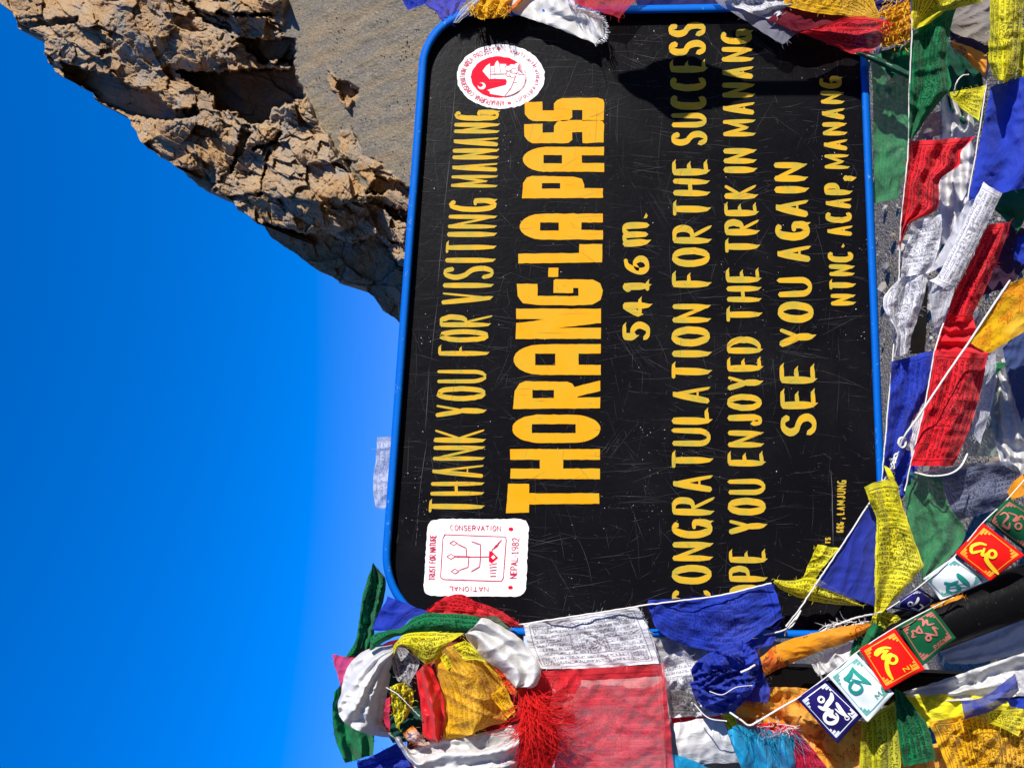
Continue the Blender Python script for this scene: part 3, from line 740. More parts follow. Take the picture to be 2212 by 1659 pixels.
def text_line(words, topl, basel, wpx, label, jit=.03, seed=1, thin=.62):
    """words: [(text, Ystart, Yend)]; topl / basel: (Y, X) control points of the cap line and of the base line"""
    g = random.Random(seed)
    def XX(line, Y):
        l = sorted(line); return float(np.interp(Y, [q[0] for q in l], [q[1] for q in l]))
    for text, y0, y1 in words:
        rb = Ribbons(P); shown = text
        ws = [WID.get(c, 1.0) for c in text]; gap = .25 if len(text) > 1 else 0
        if len(text) > 1: sh = 3.0 * (1 if y1 > y0 else -1); y0 += sh; y1 -= sh
        sc = (y1 - y0) / (sum(ws) + gap * (len(text) - 1))
        p = y0
        for c, w in zip(text, ws):
            a, b = p, p + w * sc; p = b + gap * sc
            sgn = 1 if b > a else -1
            a += sgn * wpx * .44; b -= sgn * wpx * .44
            tl = g.gauss(0, jit)
            for k, st in enumerate(FONT[c]):
                q = []
                for (x, y) in st:
                    Y = a + (b - a) * (x + tl * (y - .5)); tX, bX = XX(topl, Y), XX(basel, Y)
                    h = bX - tX; yy = (wpx * .42 + y * (h - wpx * .84)) / h
                    q.append((bX + (tX - bX) * yy, Y + g.gauss(0, .35)))
                vert = len(st) == 2 and abs(st[0][0] - st[1][0]) < .3
                w_ = 1.04 * wpx * ((.7 if c == 'M' else .84 if c in 'NHU' else 1) if vert or len(st) > 4 else (thin * .85 if c in 'NMAKRVY' and k > 0 else .92))
                rb.stroke(q, w_ * g.uniform(.93, 1.07), w0=.82, w1=.55 if vert else .75, brush=True)
        tag(rb.build('lettering', LET, SIGN), label + ', the piece reading ' + shown)
L1t = [(1113, 924), (905, 938.6), (771, 944.6), (661, 951), (549, 961), (409, 971), (236, 981)]; L1b = [(1113, 1044), (905, 1048), (771, 1055), (661, 1061), (549, 1070), (440, 1074), (236, 1080)]
text_line([('THANK', 1113, 922), ('YOU', 905, 795), ('FOR', 771, 677), ('VISITING', 661, 426), ('MANANG', 409, 236)], L1t, L1b, 10.0, 'narrow top line of hand lettering', .02, 2, .5)
text_line([('5416', 740, 549), ('m', 532, 481), ('.', 476, 460)], [(740, 1343), (480, 1343)], [(740, 1405), (480, 1403)], 13.5, 'height line of hand lettering', .03, 3, .8)
L3t = [(1310, 1450), (1070, 1450), (890, 1449), (600, 1450), (450, 1452), (300, 1449), (65, 1443)]; L3b = [(1310, 1537), (1070, 1541), (890, 1535), (600, 1534), (507, 1535), (300, 1529), (65, 1525)]
text_line([('CONGRATULATION', 1312, 653.5), ('FOR', 623.6, 483.6), ('THE', 474, 343), ('SUCCESS', 319, 46)], L3t, L3b, 13.4, 'line of hand lettering', .03, 4)
L4t = [(1340, 1573), (1200, 1573), (1000, 1570), (800, 1569), (650, 1567.6), (450, 1563), (255, 1558), (60, 1555)]; L4b = [(1340, 1656), (1050, 1655), (950, 1648), (650, 1644), (370, 1633), (250, 1632), (60, 1625)]
text_line([('HOPE', 1340, 1183), ('YOU', 1156.6, 1031.5), ('ENJOYED', 1008, 725.5), ('THE', 701, 576), ('TREK', 553, 394), ('IN', 376.6, 319), ('MANANG', 299, 62)], L4t, L4b, 12.4, 'line of hand lettering', .03, 5)
text_line([('SEE', 944.6, 782.6), ('YOU', 752.7, 596), ('AGAIN', 570.6, 348)], [(944, 1686), (700, 1680), (530, 1674), (350, 1668)], [(944, 1765), (700, 1760), (530, 1752), (350, 1742)], 14.8, 'line of hand lettering', .03, 6)
text_line([('NTNC', 663, 539), ('-', 539, 525), ('ACAP', 513.5, 394), (',', 392, 380), ('MANANG', 369.5, 162)], [(663, 1793), (430, 1780), (338, 1778), (162, 1767)], [(663, 1848), (430, 1840), (338, 1834), (162, 1818)], 10.5, 'slanting signature line of hand lettering', .05, 7)
text_line([('GRG', 1153, 1125), (',', 1122, 1117), ('LAMJUNG', 1115, 1034)], [(1153, 1806), (1034, 1808)], [(1153, 1822), (1034, 1829)], 3.2, 'tiny lettering of the sign painter', .06, 8, .9)
text_line([('TS', 1177, 1158)], [(1177, 1782), (1158, 1782)], [(1177, 1794), (1158, 1795)], 3, 'tiny two letters above a ruled line', .06, 9, .9)

def title():
    rb = Ribbons(P); g = random.Random(3)
    def W_(pts, amp=.8):     # roughen an outline like a brushed edge
        out = []
        for i, p in enumerate(pts):
            q = pts[(i + 1) % len(pts)]; L = math.hypot(q[0] - p[0], q[1] - p[1]); n = max(1, int(L / 9))
            out += [(p[0] + (q[0] - p[0]) * k / n + g.gauss(0, amp * .35), p[1] + (q[1] - p[1]) * k / n + g.gauss(0, amp * .35)) for k in range(n)]
        return out
    def rr(x0, x1, y0, y1, rx, ry):
        out = []
        for cx, cy, a0 in ((x1 - rx, y1 - ry, 0), (x0 + rx, y1 - ry, 90), (x0 + rx, y0 + ry, 180), (x1 - rx, y0 + ry, 270)):
            out += [(cx + rx * math.cos(math.radians(a0 + k * 9)), cy + ry * math.sin(math.radians(a0 + k * 9))) for k in range(11)]
        return out
    hole = lambda x0, x1, y0, y1: W_([(x0, y1), (x0, y0), (x1, y0), (x1, y1)], .6)
    f = lambda pts, holes=(): rb.poly(W_(pts), 0, .001 + .0001 * (rb.k % 2), holes)
    f([(1093, 1108), (1097.5, 1045), (1143, 1045), (1143, 1065.5), (1294, 1065.5), (1294.7, 1088), (1143, 1089), (1143, 1107)])                                              # T
    f([(1102, 993), (1102, 970), (1296, 970), (1296, 993), (1216.7, 993), (1216.7, 1012), (1296, 1012), (1296, 1035), (1102, 1033.5), (1103, 1012), (1166, 1012), (1166, 993)])   # H
    f(rr(1107, 1296.7, 895.6, 956.7, 62, 29), [hole(1149, 1243.5, 916, 935.5)])                                                                                    # O
    f([(1108, 883.4), (1112, 845), (1122, 828), (1135, 823.6), (1225, 824.5), (1236, 829), (1241, 836), (1296.5, 822), (1296.5, 845), (1250, 856), (1246, 859), (1296.5, 858), (1296.7, 882)], [hole(1150, 1196.8, 842.6, 860)])   # R
    f([(1297.8, 810)] + [(1170, 810)] + [(1109 + 61 * (1 - math.sin(t)), 777 + 33 * math.cos(t)) for t in np.linspace(.1, math.pi - .1, 12)] + [(1170, 744), (1297.8, 743.5), (1297.8, 764), (1249.7, 764), (1249.7, 788), (1297.8, 788)], [hole(1156, 1199.5, 764, 789)])  # A
    f([(1114, 732.6), (1115, 698), (1180, 690), (1115, 689), (1115, 667), (1298, 667), (1298, 698), (1205, 708.5), (1298, 708), (1298, 732)])                                # N
    f([(1130, 655), (1118, 640), (1116.6, 613.5), (1161, 613.5), (1161, 639.5), (1249.7, 639.5), (1249.7, 622.5), (1238, 622.5), (1238, 633), (1195.5, 633), (1195.5, 605), (1200, 603.6), (1280, 604), (1297, 612), (1302, 628), (1297, 648), (1280, 658), (1240, 660), (1160, 659)])   # G
    f([(1184, 599), (1185, 579), (1206, 578.5), (1206, 598)])
    f([(1119, 569.6), (1119.5, 548), (1251.6, 547), (1251.6, 528), (1301, 527.5), (1301, 567)])                                                                              # L
    f([(1302.5, 518)] + [(1175, 518)] + [(1122.4 + 52 * (1 - math.sin(t)), 490 + 28 * math.cos(t)) for t in np.linspace(.1, math.pi - .1, 12)] + [(1175, 462), (1302.5, 462), (1302.5, 481), (1255.6, 481), (1255.6, 497), (1302.5, 498)], [hole(1166.6, 1206.7, 481, 498.5)])
    f([(1127.5, 428.8), (1130, 396), (1138, 384), (1150, 380.6), (1240, 382), (1257, 387), (1262, 400), (1262, 407), (1302.5, 407), (1302.5, 428)], [hole(1170.7, 1210, 396, 408)])
    f([(1305, 372)] + [(1180, 371)] + [(1129 + 51 * (1 - math.sin(t)), 345 + 27 * math.cos(t)) for t in np.linspace(.1, math.pi - .1, 12)] + [(1180, 318), (1305, 317.7), (1304, 336), (1256.7, 336), (1256.7, 352.7), (1305, 353)], [hole(1174, 1214, 335.7, 353.4)])
    for dy, x0 in ((0, 1132.6), (-47.7, 1134)):
        q = [(x0 + 8, 305), (x0, 295), (x0, 269), (1172, 268), (1172, 287), (1197, 287), (1197, 272), (1203, 264), (1214, 260), (1290, 260), (1302, 263), (1305, 270), (1304, 308), (1258, 310), (1258, 286), (1236, 286), (1236, 302), (1228, 309), (1216, 310), (1150, 310)]
        f([(x, y + dy) for x, y in q])
    tag(rb.build('lettering', BIG, SIGN), 'tall block capitals reading THORANG-LA PASS')
title()

EMW = paint('emblem_white', (.74, .74, .74), (.84, .83, .83)); EMR = plain('emblem_red', (.82, .003, .025), .7, .1, .06, 60); EMD = plain('emblem_crimson', (.50, .012, .06), .5, .4, .25, 90)
def glyph_text(rb, text, p0, p1, up, h, w, m, seed=1, curve=None, gap=.4):
    """small capitals from p0 to p1; up = direction of the letter tops"""
    g = random.Random(seed); n = sum(WID.get(c, 1) if c != ' ' else .7 for c in text) + gap * (len(text) - 1); u = 0
    for c in text:
        cw = WID.get(c, 1) if c != ' ' else .7
        if c != ' ':
            for st in FONT[c]:
                q = []
                for x, y in st:
                    s_ = (u + x * cw) / n
                    if curve: bx, by, ux, uy = curve(s_)
                    else: bx, by = p0[0] + (p1[0] - p0[0]) * s_, p0[1] + (p1[1] - p0[1]) * s_; ux, uy = up
                    q.append((bx + ux * h * y + g.gauss(0, w * .12), by + uy * h * y + g.gauss(0, w * .12)))
                rb.stroke(q, w * g.uniform(.8, 1.25), .9, .8, m=m, n=8 if len(st) == 2 else 16)
        u += cw + gap
def round_emblem():
    rb = Ribbons(P); g = random.Random(5)
    el = lambda cx, cy, rx, ry, n=60, j=0: [zH(cx + (rx + g.gauss(0, j)) * math.cos(2 * math.pi * i / n), cy + (ry + g.gauss(0, j)) * math.sin(2 * math.pi * i / n)) for i in range(n)]
    rb.poly(el(1195, 890, 797, 583, 90, 5), 0, .0004)
    o = rb.build('round_emblem', EMW, SIGN); tag(o, 'round white emblem with red mountain and house drawing')
    rb = Ribbons(P)
    rb.poly(el(1150, 900, 495, 375, 60, 4), 0, .0008)
    zp = lambda l: [zH(a, b) for a, b in l]
    wh = [[(865, 790), (930, 700), (1000, 650), (1005, 780), (1000, 945), (940, 880)], [(1000, 705), (1080, 700), (1090, 930), (1000, 935)], [(1075, 710), (1100, 640), (1135, 600), (1165, 650), (1200, 850), (1090, 850)],
          [(1165, 655), (1290, 660), (1330, 850), (1195, 850)],
          [(1090, 845), (1320, 838), (1480, 860), (1560, 700), (1620, 760), (1650, 900), (1610, 1060), (1500, 1180), (1380, 1245), (1270, 1250), (1100, 1222), (1000, 1205), (1000, 1170), (950, 1135), (1100, 1095), (1290, 1045), (1308, 980), (1290, 938), (1090, 932)]]
    for i, q in enumerate(wh): rb.poly(zp(q), 1, .0011 + .00008 * i)
    for (cx, cy) in ((1330, 740), (1340, 830), (1400, 720), (1440, 790), (1410, 850), (1470, 740), (1500, 700)): rb.poly(el(cx, cy, 62, 52, 20), 1, .0017 + .00005 * ((cx + cy) % 7))
    rb.poly(el(850, 1062, 72, 62, 24), 1, .0012); rb.poly(el(826, 1045, 46, 36, 20), 0, .0014)
    for st, w in (([(1000, 660), (1005, 940)], 1.3), ([(1085, 700), (1090, 930)], 1), ([(1165, 655), (1200, 850)], 1.2), ([(1010, 845), (1320, 842)], 1.3), ([(1010, 750), (1080, 750)], .8), ([(1010, 790), (1080, 792)], .8),
                  ([(1470, 870), (1420, 1000), (1370, 1110), (1260, 1250)], 1.4), ([(1425, 1005), (1490, 990)], 1), ([(1385, 1110), (1340, 1120)], 1), ([(1650, 880), (1640, 990), (1570, 1110), (1430, 1205), (1260, 1255)], 1.4),
                  ([(1500, 840), (1560, 855), (1650, 860)], 1), ([(1170, 650), (1290, 660), (1310, 700)], 1), ([(1620, 770), (1650, 830)], 1)):
        rb.stroke(zp(st), w, .9, .7, m=2, lift=.0022 + .00006 * (rb.k % 5))
    for (cx, cy) in ((1330, 740), (1345, 840), (1410, 855), (1440, 790)):
        rb.stroke(zp(arc(cx, cy, 58, 50, 40, 330, 10)), .9, m=2, lift=.0025)
    for a in range(7): rb.stroke(zp([(1500, 760 - a * 6), (1620 - a * 10, 850 - a * 40)]), .9, .6, .4, m=2, lift=.0026 + .00004 * a)
    rb.build('emblem_drawing', [EMR, EMW, EMD], o)
    rb = Ribbons(P)
    def ring(th0, th1, rx=640, ry=440):
        def f(s):
            a = math.radians(th0 + (th1 - th0) * s); c = zH(1185 + rx * math.cos(a), 890 + ry * math.sin(a))
            n = (math.cos(a), math.sin(a)); return c[0], c[1], n[0], n[1]
        return f
    glyph_text(rb, 'ANNAPURNA CONSERVATION AREA PROJECT', None, None, None, 10.5, 1.4, 0, 3, ring(84, 262))
    # the lower half of the ring is written in Nepali: head-stroked letters
    f = ring(66, -78); g2 = random.Random(8)
    for k in range(30):
        s0 = (k + .2) / 30; x, y, nx, ny = f(s0); hh = 9.5 * g2.uniform(.7, 1.1); kind = k % 5
        x2, y2, _, _ = f(s0 + .02)
        if k in (9, 17, 23): continue
        rb.stroke([(x + nx * hh, y + ny * hh), (x + nx, y + ny)], 1.1, m=0)
        if kind == 0: rb.stroke([(x + nx * hh, y + ny * hh), (x2 + nx * hh * .9, y2 + ny * hh * .9)], 1, m=0)
        if kind in (1, 3): rb.stroke([(x + nx * hh * .6, y + ny * hh * .6), (x2 + nx * hh * .75, y2 + ny * hh * .75), (x2 + nx * hh * .25, y2 + ny * hh * .25), (x + nx * hh * .15, y + ny * hh * .15)], 1, m=0)
        if kind == 2: rb.stroke([(x + nx * hh * .45, y + ny * hh * .45), (x2 + nx * hh * .1, y2 + ny * hh * .1)], 1, m=0)
        if kind == 4: rb.stroke([(x + nx * hh, y + ny * hh), (x2 + nx * hh * 1.35, y2 + ny * hh * 1.35)], .9, m=0)
    rb.poly(el(1155, 382, 38, 26, 16), 0, .0012); rb.poly(el(1350, 1370, 34, 24, 16), 0, .0012)
    rb.build('ring_lettering', EMD, o)
round_emblem()
def square_emblem():
    rb = Ribbons(P); g = random.Random(6)
    c = [zA(285, 1258), zA(318, 716), zA(1034, 716), zA(1008, 1264)]; out = []
    for i in range(4):
        p, a, b = np.array(c[i]), np.array(c[i - 1]), np.array(c[(i + 1) % 4]); r = 24
        p0 = p + (a - p) / np.linalg.norm(a - p) * r; p1 = p + (b - p) / np.linalg.norm(b - p) * r
        seg = [(1 - t) ** 2 * p0 + 2 * t * (1 - t) * p + t * t * p1 for t in np.linspace(0, 1, 8)]
        q1 = np.array(c[(i + 1) % 4]); nx = q1 + (p - q1) / np.linalg.norm(p - q1) * r
        out += seg + [seg[-1] + (nx - seg[-1]) * k / 22 for k in range(1, 22)]
    rb.poly([(x + g.gauss(0, .55), y + g.gauss(0, .55)) for x, y in out], 0, .0004)
    o = rb.build('square_emblem', EMW, SIGN); tag(o, 'square white emblem with thin red tree drawing and border lettering')
    rb = Ribbons(P); zp = lambda l: [zA(a, b) for a, b in l]
    def S(l, w, **k): rb.stroke(zp(l), w * 1.35, .9, .8, **k)
    fr = [(432, 826), (866, 842), (872, 860), (852, 1130), (838, 1155), (430, 1142), (408, 1128), (425, 850), (440, 826)]
    for i in range(len(fr) - 1): S([fr[i], fr[i + 1]], 1.5)
    S([(510, 980), (620, 983)], 2.4); S([(610, 983), (760, 983)], 1.6)
    for l in ([(592, 978), (588, 920)], [(588, 920), (530, 893)], [(608, 985), (603, 1055)], [(603, 1055), (540, 1078)], [(690, 980), (690, 895)], [(690, 897), (628, 874)], [(690, 985), (684, 1050)], [(684, 1052), (625, 1086)]): S(l, 1.6)
    for cx, cy, r in ((482, 981, 30), (500, 886, 27), (510, 1085, 28)):
        d = [(cx - r, cy), (cx, cy - r * .6), (cx + r, cy), (cx, cy + r * .6)]
        for i in range(4): S([d[i], d[(i + 1) % 4]], 1.2)
    rb.poly(zp([(752, 940), (772, 945), (816, 990), (770, 1028), (748, 1015)]), 1, .0010); rb.poly(zp([(765, 985), (782, 970), (796, 987), (780, 1000)]), 2, .0013)
    for k in range(5): S([(760 + k * 13, 945 - k * 14), (800 + k * 10, 925 - k * 15)] if k else [(765, 950), (800, 900)], 1.5); S([(752 + k * 2, 1040 + k * 20), (806 - k * 2, 1030 + k * 22)], 1.4)
    tdir = lambda a, b: ((zA(*b)[0] - zA(*a)[0]), (zA(*b)[1] - zA(*a)[1]))
    glyph_text(rb, 'TRUST FOR NATURE', zA(368, 1145), zA(376, 830), (-1, 0), 12.5, 1.7, 0, 2)
    glyph_text(rb, 'CONSERVATION', zA(478, 794), zA(832, 800), (0, -1), 10.5, 1.6, 0, 3)
    glyph_text(rb, 'NATIONAL', zA(745, 1195), zA(470, 1192), (0, 1), 9.5, 1.6, 0, 4)
    glyph_text(rb, 'NEPAL-1982', zA(944, 1135), zA(962, 850), (-1, 0), 14, 1.8, 0, 5)
    for cx, cy in ((905, 787), (902, 1199)): rb.poly([zA(cx + 17 * math.cos(i * .4), cy + 13 * math.sin(i * .4)) for i in range(16)], 1, .0012)
    rb.build('emblem_drawing', [EMD, EMR, EMW], o)
square_emblem()

def post_mat():
    t = NT('black_post_paint'); o = t.obj(); n = t.noise(o, 45, 5, .7)
    c = t.mix(t.gt(t.noise(o, 120, 4, .8), .69), (.004, .004, .0045), (.14, .12, .09))
    return t.put(col=c, rough=.35, spec=.08, normal=t.bump(n, .3, .004))
PM = post_mat()
def post(Yc, w=.07):
    a = P(775, Yc, -.03); b = P(1900, Yc, -.03)
    x = (a.x + b.x) / 2; mb = MB()
    bm = bmesh.new(); bmesh.ops.create_cube(bm, size=1)
    bmesh.ops.scale(bm, vec=(w, .05, 2.25), verts=bm.verts)
    bmesh.ops.bevel(bm, geom=list(bm.edges), offset=.006, segments=2, affect='EDGES')
    ht = a.z; mb.add([Vector((v.co.x, v.co.y, v.co.z * (ht + .3) / 2.25)) + Vector((x, .035, (ht - .3) / 2)) for v in bm.verts], [[v.index for v in f.verts] for f in bm.faces])
    bm.free(); mb.build('post', PM, SIGN, False)
post(1455); post(-60)
# ================================================================ flags, scarves and cords
T = lambda c, ink=None, **k: cloth_mat(c, ink, pattern='text', **k)
M_RED, M_REDT = cloth_mat(RED), T(RED, (.10, .0, .005)); M_REDS = T((.78, .035, .05), (.3, .0, .02), alpha=.70, inkf=.5, transl=.45); M_REDP = T(RED, (.12, 0, .006), alpha=.9)
M_BLUE, M_BLUT, M_BLUS = cloth_mat(BLUE), T(BLUE, (.004, .006, .09), inkf=.6), cloth_mat(BLUE, alpha=.72)
M_GRN, M_GRT, M_GRS = cloth_mat(GREEN), T(GREEN, (.001, .03, .012)), T((.045, .27, .10), (.02, .12, .05), alpha=.87, inkf=.4)
M_YEL, M_YET = cloth_mat(YEL), T(YEL, (.10, .07, .0)); M_AMB, M_AMT = cloth_mat(AMB), T(AMB, (.16, .07, .0))
M_ORA, M_LOT = cloth_mat(ORA, rough=.5), cloth_mat(ORA, pattern='lotus', rough=.45)
M_WHT, M_WTX, M_WTS = cloth_mat(WHT), T(WHT, (.13, .13, .16), transl=.3, inkf=.75), T((.62, .64, .70), (.2, .2, .25), alpha=.78, inkf=.6)
M_SILK, M_SLS = cloth_mat(SILK, pattern='silk', rough=.38, transl=.25), cloth_mat(WHT, pattern='silk', rough=.45, alpha=.72)
M_SATO = cloth_mat((.92, .43, .05), pattern='lotus', ink2=(.85, .2, .02), ink=(.4, .12, .01), rough=.4); M_TUR, M_GRY, M_GRYS = cloth_mat(TUR, pattern='silk', rough=.4), cloth_mat(GRY), cloth_mat(GRY, alpha=.6)
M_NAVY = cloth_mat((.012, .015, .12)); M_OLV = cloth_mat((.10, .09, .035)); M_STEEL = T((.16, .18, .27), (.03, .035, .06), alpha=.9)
M_SAT = cloth_mat(RED, pattern='silk', rough=.35)
YARN_R = plain('yarn_red', (.72, .012, .012), .7, .2, .3, 200); YARN_R2 = plain('yarn_red_dark', (.45, .006, .008), .8, .1, .3, 200); YARN_Y = plain('yarn_amber', (.85, .50, .03), .7, .2, .25, 200); YARN_W = plain('yarn_white', (.78, .78, .8), .7, .2, .1, 200); YARN_T = plain('yarn_teal', (.01, .22, .36), .6, .3, .3, 200)
K = 'khata scarf'; KG = 'khata scarves tied to the sign'

# ---- along the right-hand edge of the board (top of the picture)
cloth([(868, -30), (870, 0), (881, 22)], [(925, -30), (922, 0), (918, 10)], M_BLUT, 'small dark blue flag leftmost of those along the right frame edge, over the scree', d=.0)
cloth([(908, -40), (918, 8), (940, 26), (950, 41), (964, 47), (977, 51)], [(1010, -40), (1008, 0), (1000, 8), (992, 20), (986, 35), (980, 50)], cloth_mat((.05, .055, .6), alpha=.8), 'sheer violet blue flag against the scree beside the rounded frame corner', d=.01, pleat=((3, .006, 'v', .1),))
cloth([(1040, -30), (1022, 0), (998, 18), (979, 50)], [(1060, -30), (1040, 4), (1022, 22), (990, 50)], M_SLS, 'crumpled sheer white scarf strip behind the amber tassel', d=.025, cat=K, group=KG, name='khata_scarf', pleat=((2, .006, 'v', .2),))
o = cloth([(1038, -25), (1036, 0), (1026, 14), (1030, 36), (1040, 44)], [(1150, -25), (1131, 0), (1112, 16), (1098, 28), (1082, 38)], cloth_mat(AMB, pattern='lotus', rough=.5), 'amber scarf end with frayed yellow fringe hanging over the rounded frame corner', d=.034, cat='scarf', group=KG, name='prayer_scarf', pleat=((3, .01, 'v', .3),))
g = random.Random(2)
strands('fringe', [(g.uniform(1014, 1100), g.uniform(6, 30), .033 + g.uniform(-.005, .006), g.uniform(-.35, .45), 1) for _ in range(130)], 19, YARN_Y, o, .0011, .3, 3)
o = cloth([(1090, -30), (1102, 22), (1135, 38), (1180, 53), (1220, 68), (1260, 85), (1283, 94)], [(1240, -40), (1222, 0), (1236, 14), (1256, 22), (1284, 30), (1301, 44), (1306, 78)], M_SILK, 'white silk scarf with frayed end and fringed edge across the upper right board', d=.031, cat=K, group=KG, name='khata_scarf', pleat=((1.5, .005, 'v', .15),), wr=.004)
st = []
for t in np.linspace(0, 1, 90):
    x, y, _ = rail([(1222, -6), (1236, 14), (1256, 22), (1284, 30)], 0, 90, False)[int(t * 89)]
    st.append((x, y, .036, 1, -.55))
for t in np.linspace(0, 1, 80):
    x, y, _ = rail([(1284, 30), (1301, 44), (1306, 78), (1283, 94)], 0, 80, False)[int(t * 79)]
    st.append((x, y, .036, 1, -.5 + 1.5 * t))
strands('fringe', st, 12, YARN_W, o, .0006, .12, 4)
cloth([(1225, -30), (1240, 3), (1270, 18), (1336, 39)], [(1390, -30), (1385, -10), (1374, 0), (1352, 24), (1337, 39)], M_REDS, 'red gauze flag end between the white scarf and the blue frame edge', d=.042, wr=.004)
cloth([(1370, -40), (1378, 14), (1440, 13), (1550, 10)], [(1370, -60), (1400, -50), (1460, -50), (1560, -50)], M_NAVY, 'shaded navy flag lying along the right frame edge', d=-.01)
cloth([(1530, -30), (1552, 8), (1592, 34), (1640, 66), (1690, 97)], [(1740, -20), (1735, 10), (1730, 40), (1728, 60), (1724, 70)], cloth_mat((.33, .33, .42), alpha=.72), 'grey sheer triangular flag hanging in front of the last letters of MANANG', d=.045, wr=.003)  # the grey includes the shade on this sheer cloth
cloth([(1560, -20), (1578, 10), (1600, 20), (1640, 36), (1665, 42)], [(1760, -20), (1740, 0), (1720, 8), (1704, 15), (1690, 30)], M_WTX, 'crumpled white printed flag above the grey sheer one', d=.055, pleat=((2, .007, 'u', .1),), text='u')
cloth([(1690, -20), (1700, 12), (1750, 26), (1830, 36), (1879, 43)], [(1760, -40), (1830, -30), (1880, -8), (1894, 18), (1903, 40)], M_AMT, 'amber printed flag in shade beside the frame corner', d=.065, wr=.004)
cloth([(1658, 42), (1690, 57), (1727, 70), (1757, 64), (1800, 52)], [(1700, 15), (1750, 24), (1800, 28), (1840, 34), (1880, 44)], cloth_mat((.16, .006, .02)), 'red flag fold darkened to maroon by painted shade, between the amber flag and the grey gauze', d=.056, wr=.004)  # red cloth seen from its shaded back; the shade is in the colour
o = cloth([(1727, 70), (1760, 83), (1800, 100), (1842, 117), (1874, 116)], [(1762, 60), (1800, 46), (1836, 38), (1890, 40), (1927, 50)], M_REDP, 'bright red printed flag with pointed tip over the lower right frame corner', d=.068, bulge=.006, mid=[(1745, 66), (1785, 74), (1830, 80), (1872, 84), (1905, 92)], pleat=((2.2, .004, 'v', .1),))
o = cloth([(1895, 30), (1915, 44), (1905, 80), (1908, 104)], [(1990, -14), (1982, 14), (1972, 50), (1966, 86)], M_LOT, 'orange tufted scarf end behind the red flag tip', d=.045, cat='scarf', group=KG, name='prayer_scarf', pleat=((4, .006, 'u', .2),))
strands('fringe', [(g.uniform(1905, 1968), g.uniform(-10, 95), .062 + g.uniform(-.01, .015), -.55 + g.uniform(-.4, .3), .8) for _ in range(150)], 26, YARN_Y, o, .0009, .3, 5)
cloth([(1880, -40), (1890, 20), (1900, 38)], [(1990, -60), (1985, -20), (1970, 4)], M_NAVY, 'dark navy flag behind the orange tuft', d=.02)

# ---- below the board, right half
cloth([(1880, 122), (1886, 200), (1886, 330), (1888, 440)], [(1990, 90), (1985, 200), (1968, 330), (1940, 428)], M_GRS, 'pale green sheer flag hanging just below the right end of the board', d=-.03, n=(60, 24), wr=.007, sharp=True)
cloth([(1846, 116), (1876, 130), (1920, 152), (1964, 172)], [(1858, 112), (1886, 118), (1924, 136), (1966, 156)], cloth_mat((.006, .09, .045)), 'dark green twisted cloth strip crossing the lower right frame corner', d=.06, bulge=.02, cat='cloth strip', name='cloth_strip', group=None)
cord([(1838, 115, .07), (1880, 122, .08), (1925, 142, .075), (1965, 160, .07)], 'thin white cord running along the dark green twisted strip', .0018)
cloth([(1902, 112), (1912, 150), (1925, 166)], [(1945, 100), (1938, 140), (1930, 165)], cloth_mat((.02, .11, .045)), 'small dark green flag tip under the orange tuft', d=.03)
cloth([(1924, 158), (1940, 120), (1950, 100)], [(1968, 164), (1968, 130), (1966, 92)], M_GRN, 'mid green flag corner beside the long green printed flag', d=.035)
# backing layers in the right column
cloth([(2048, 10), (2050, 60), (2075, 78), (2140, 95)], [(2060, -20), (2090, -20), (2120, -10), (2160, -10)], cloth_mat((.30, .26, .23)), 'dull brown grey flag between the green flag and the tall yellow one', d=-.01)
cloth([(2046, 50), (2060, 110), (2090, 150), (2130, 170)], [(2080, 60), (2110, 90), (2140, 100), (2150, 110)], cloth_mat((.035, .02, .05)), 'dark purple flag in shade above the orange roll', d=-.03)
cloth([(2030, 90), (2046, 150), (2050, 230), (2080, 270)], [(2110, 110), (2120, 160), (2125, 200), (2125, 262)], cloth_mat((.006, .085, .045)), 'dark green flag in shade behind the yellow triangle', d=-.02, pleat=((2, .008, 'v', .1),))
cloth([(2053, 100), (2078, 118), (2100, 142), (2128, 166)], [(2055, 88), (2076, 96), (2104, 106), (2133, 120)], M_LOT, 'orange patterned scarf roll tucked beside the tall yellow flag', d=.035, bulge=.02, cat='scarf', group=KG, name='prayer_scarf', pleat=((2, .006, 'u', .2),))
cloth([(2033, 200), (2030, 290), (2028, 400), (2024, 530)], [(2075, 205), (2104, 260), (2100, 380), (2092, 520)], M_SILK, 'rumpled white silk scarf hanging between the red and the blue printed flags', d=-.01, cat=K, group=KG, name='khata_scarf', pleat=((2.5, .012, 'v', .1),), n=(60, 36), wr=.011, wl=60)
cloth([(2004, 246), (1990, 280), (1976, 306)], [(2034, 240), (2034, 270), (2034, 292)], cloth_mat((.30, .08, .11), alpha=.8), 'dull mauve sheer flag corner between the green and the red flags', d=.0)
cloth([(1967, 72), (1966, 110), (1965, 150), (1965, 185), (1964, 215), (1963, 250), (1962, 300)], [(2069, 8), (2054, 62), (2046, 130), (2054, 186), (2036, 212), (2006, 250), (1974, 298)], M_GRT, 'long green printed flag hanging on the right beneath a yellow one', d=.10, n=(70, 40), pleat=((1.6, .012, 'v', .1), (3, .004, 'u', .3)), text='u')
cloth([(1968, -30), (1968, 0), (1969, 30), (1971, 64)], [(2170, -60), (2126, 0), (2050, 24), (2004, 54)], M_YET, 'yellow printed flag at the upper right, first above the green one', d=.12, pleat=((1.5, .006, 'v', .2),), text='u')
cloth([(1963, 306), (1956, 390), (1947, 470), (1943, 527)], [(2106, 296), (2076, 328), (2072, 358), (2030, 390), (2024, 452), (1970, 481), (1946, 527)], M_REDT, 'red printed flag with picture box, hanging under the long green flag', d=.09, n=(60, 40), pleat=((2.4, .010, 'v', .4),), text='u')
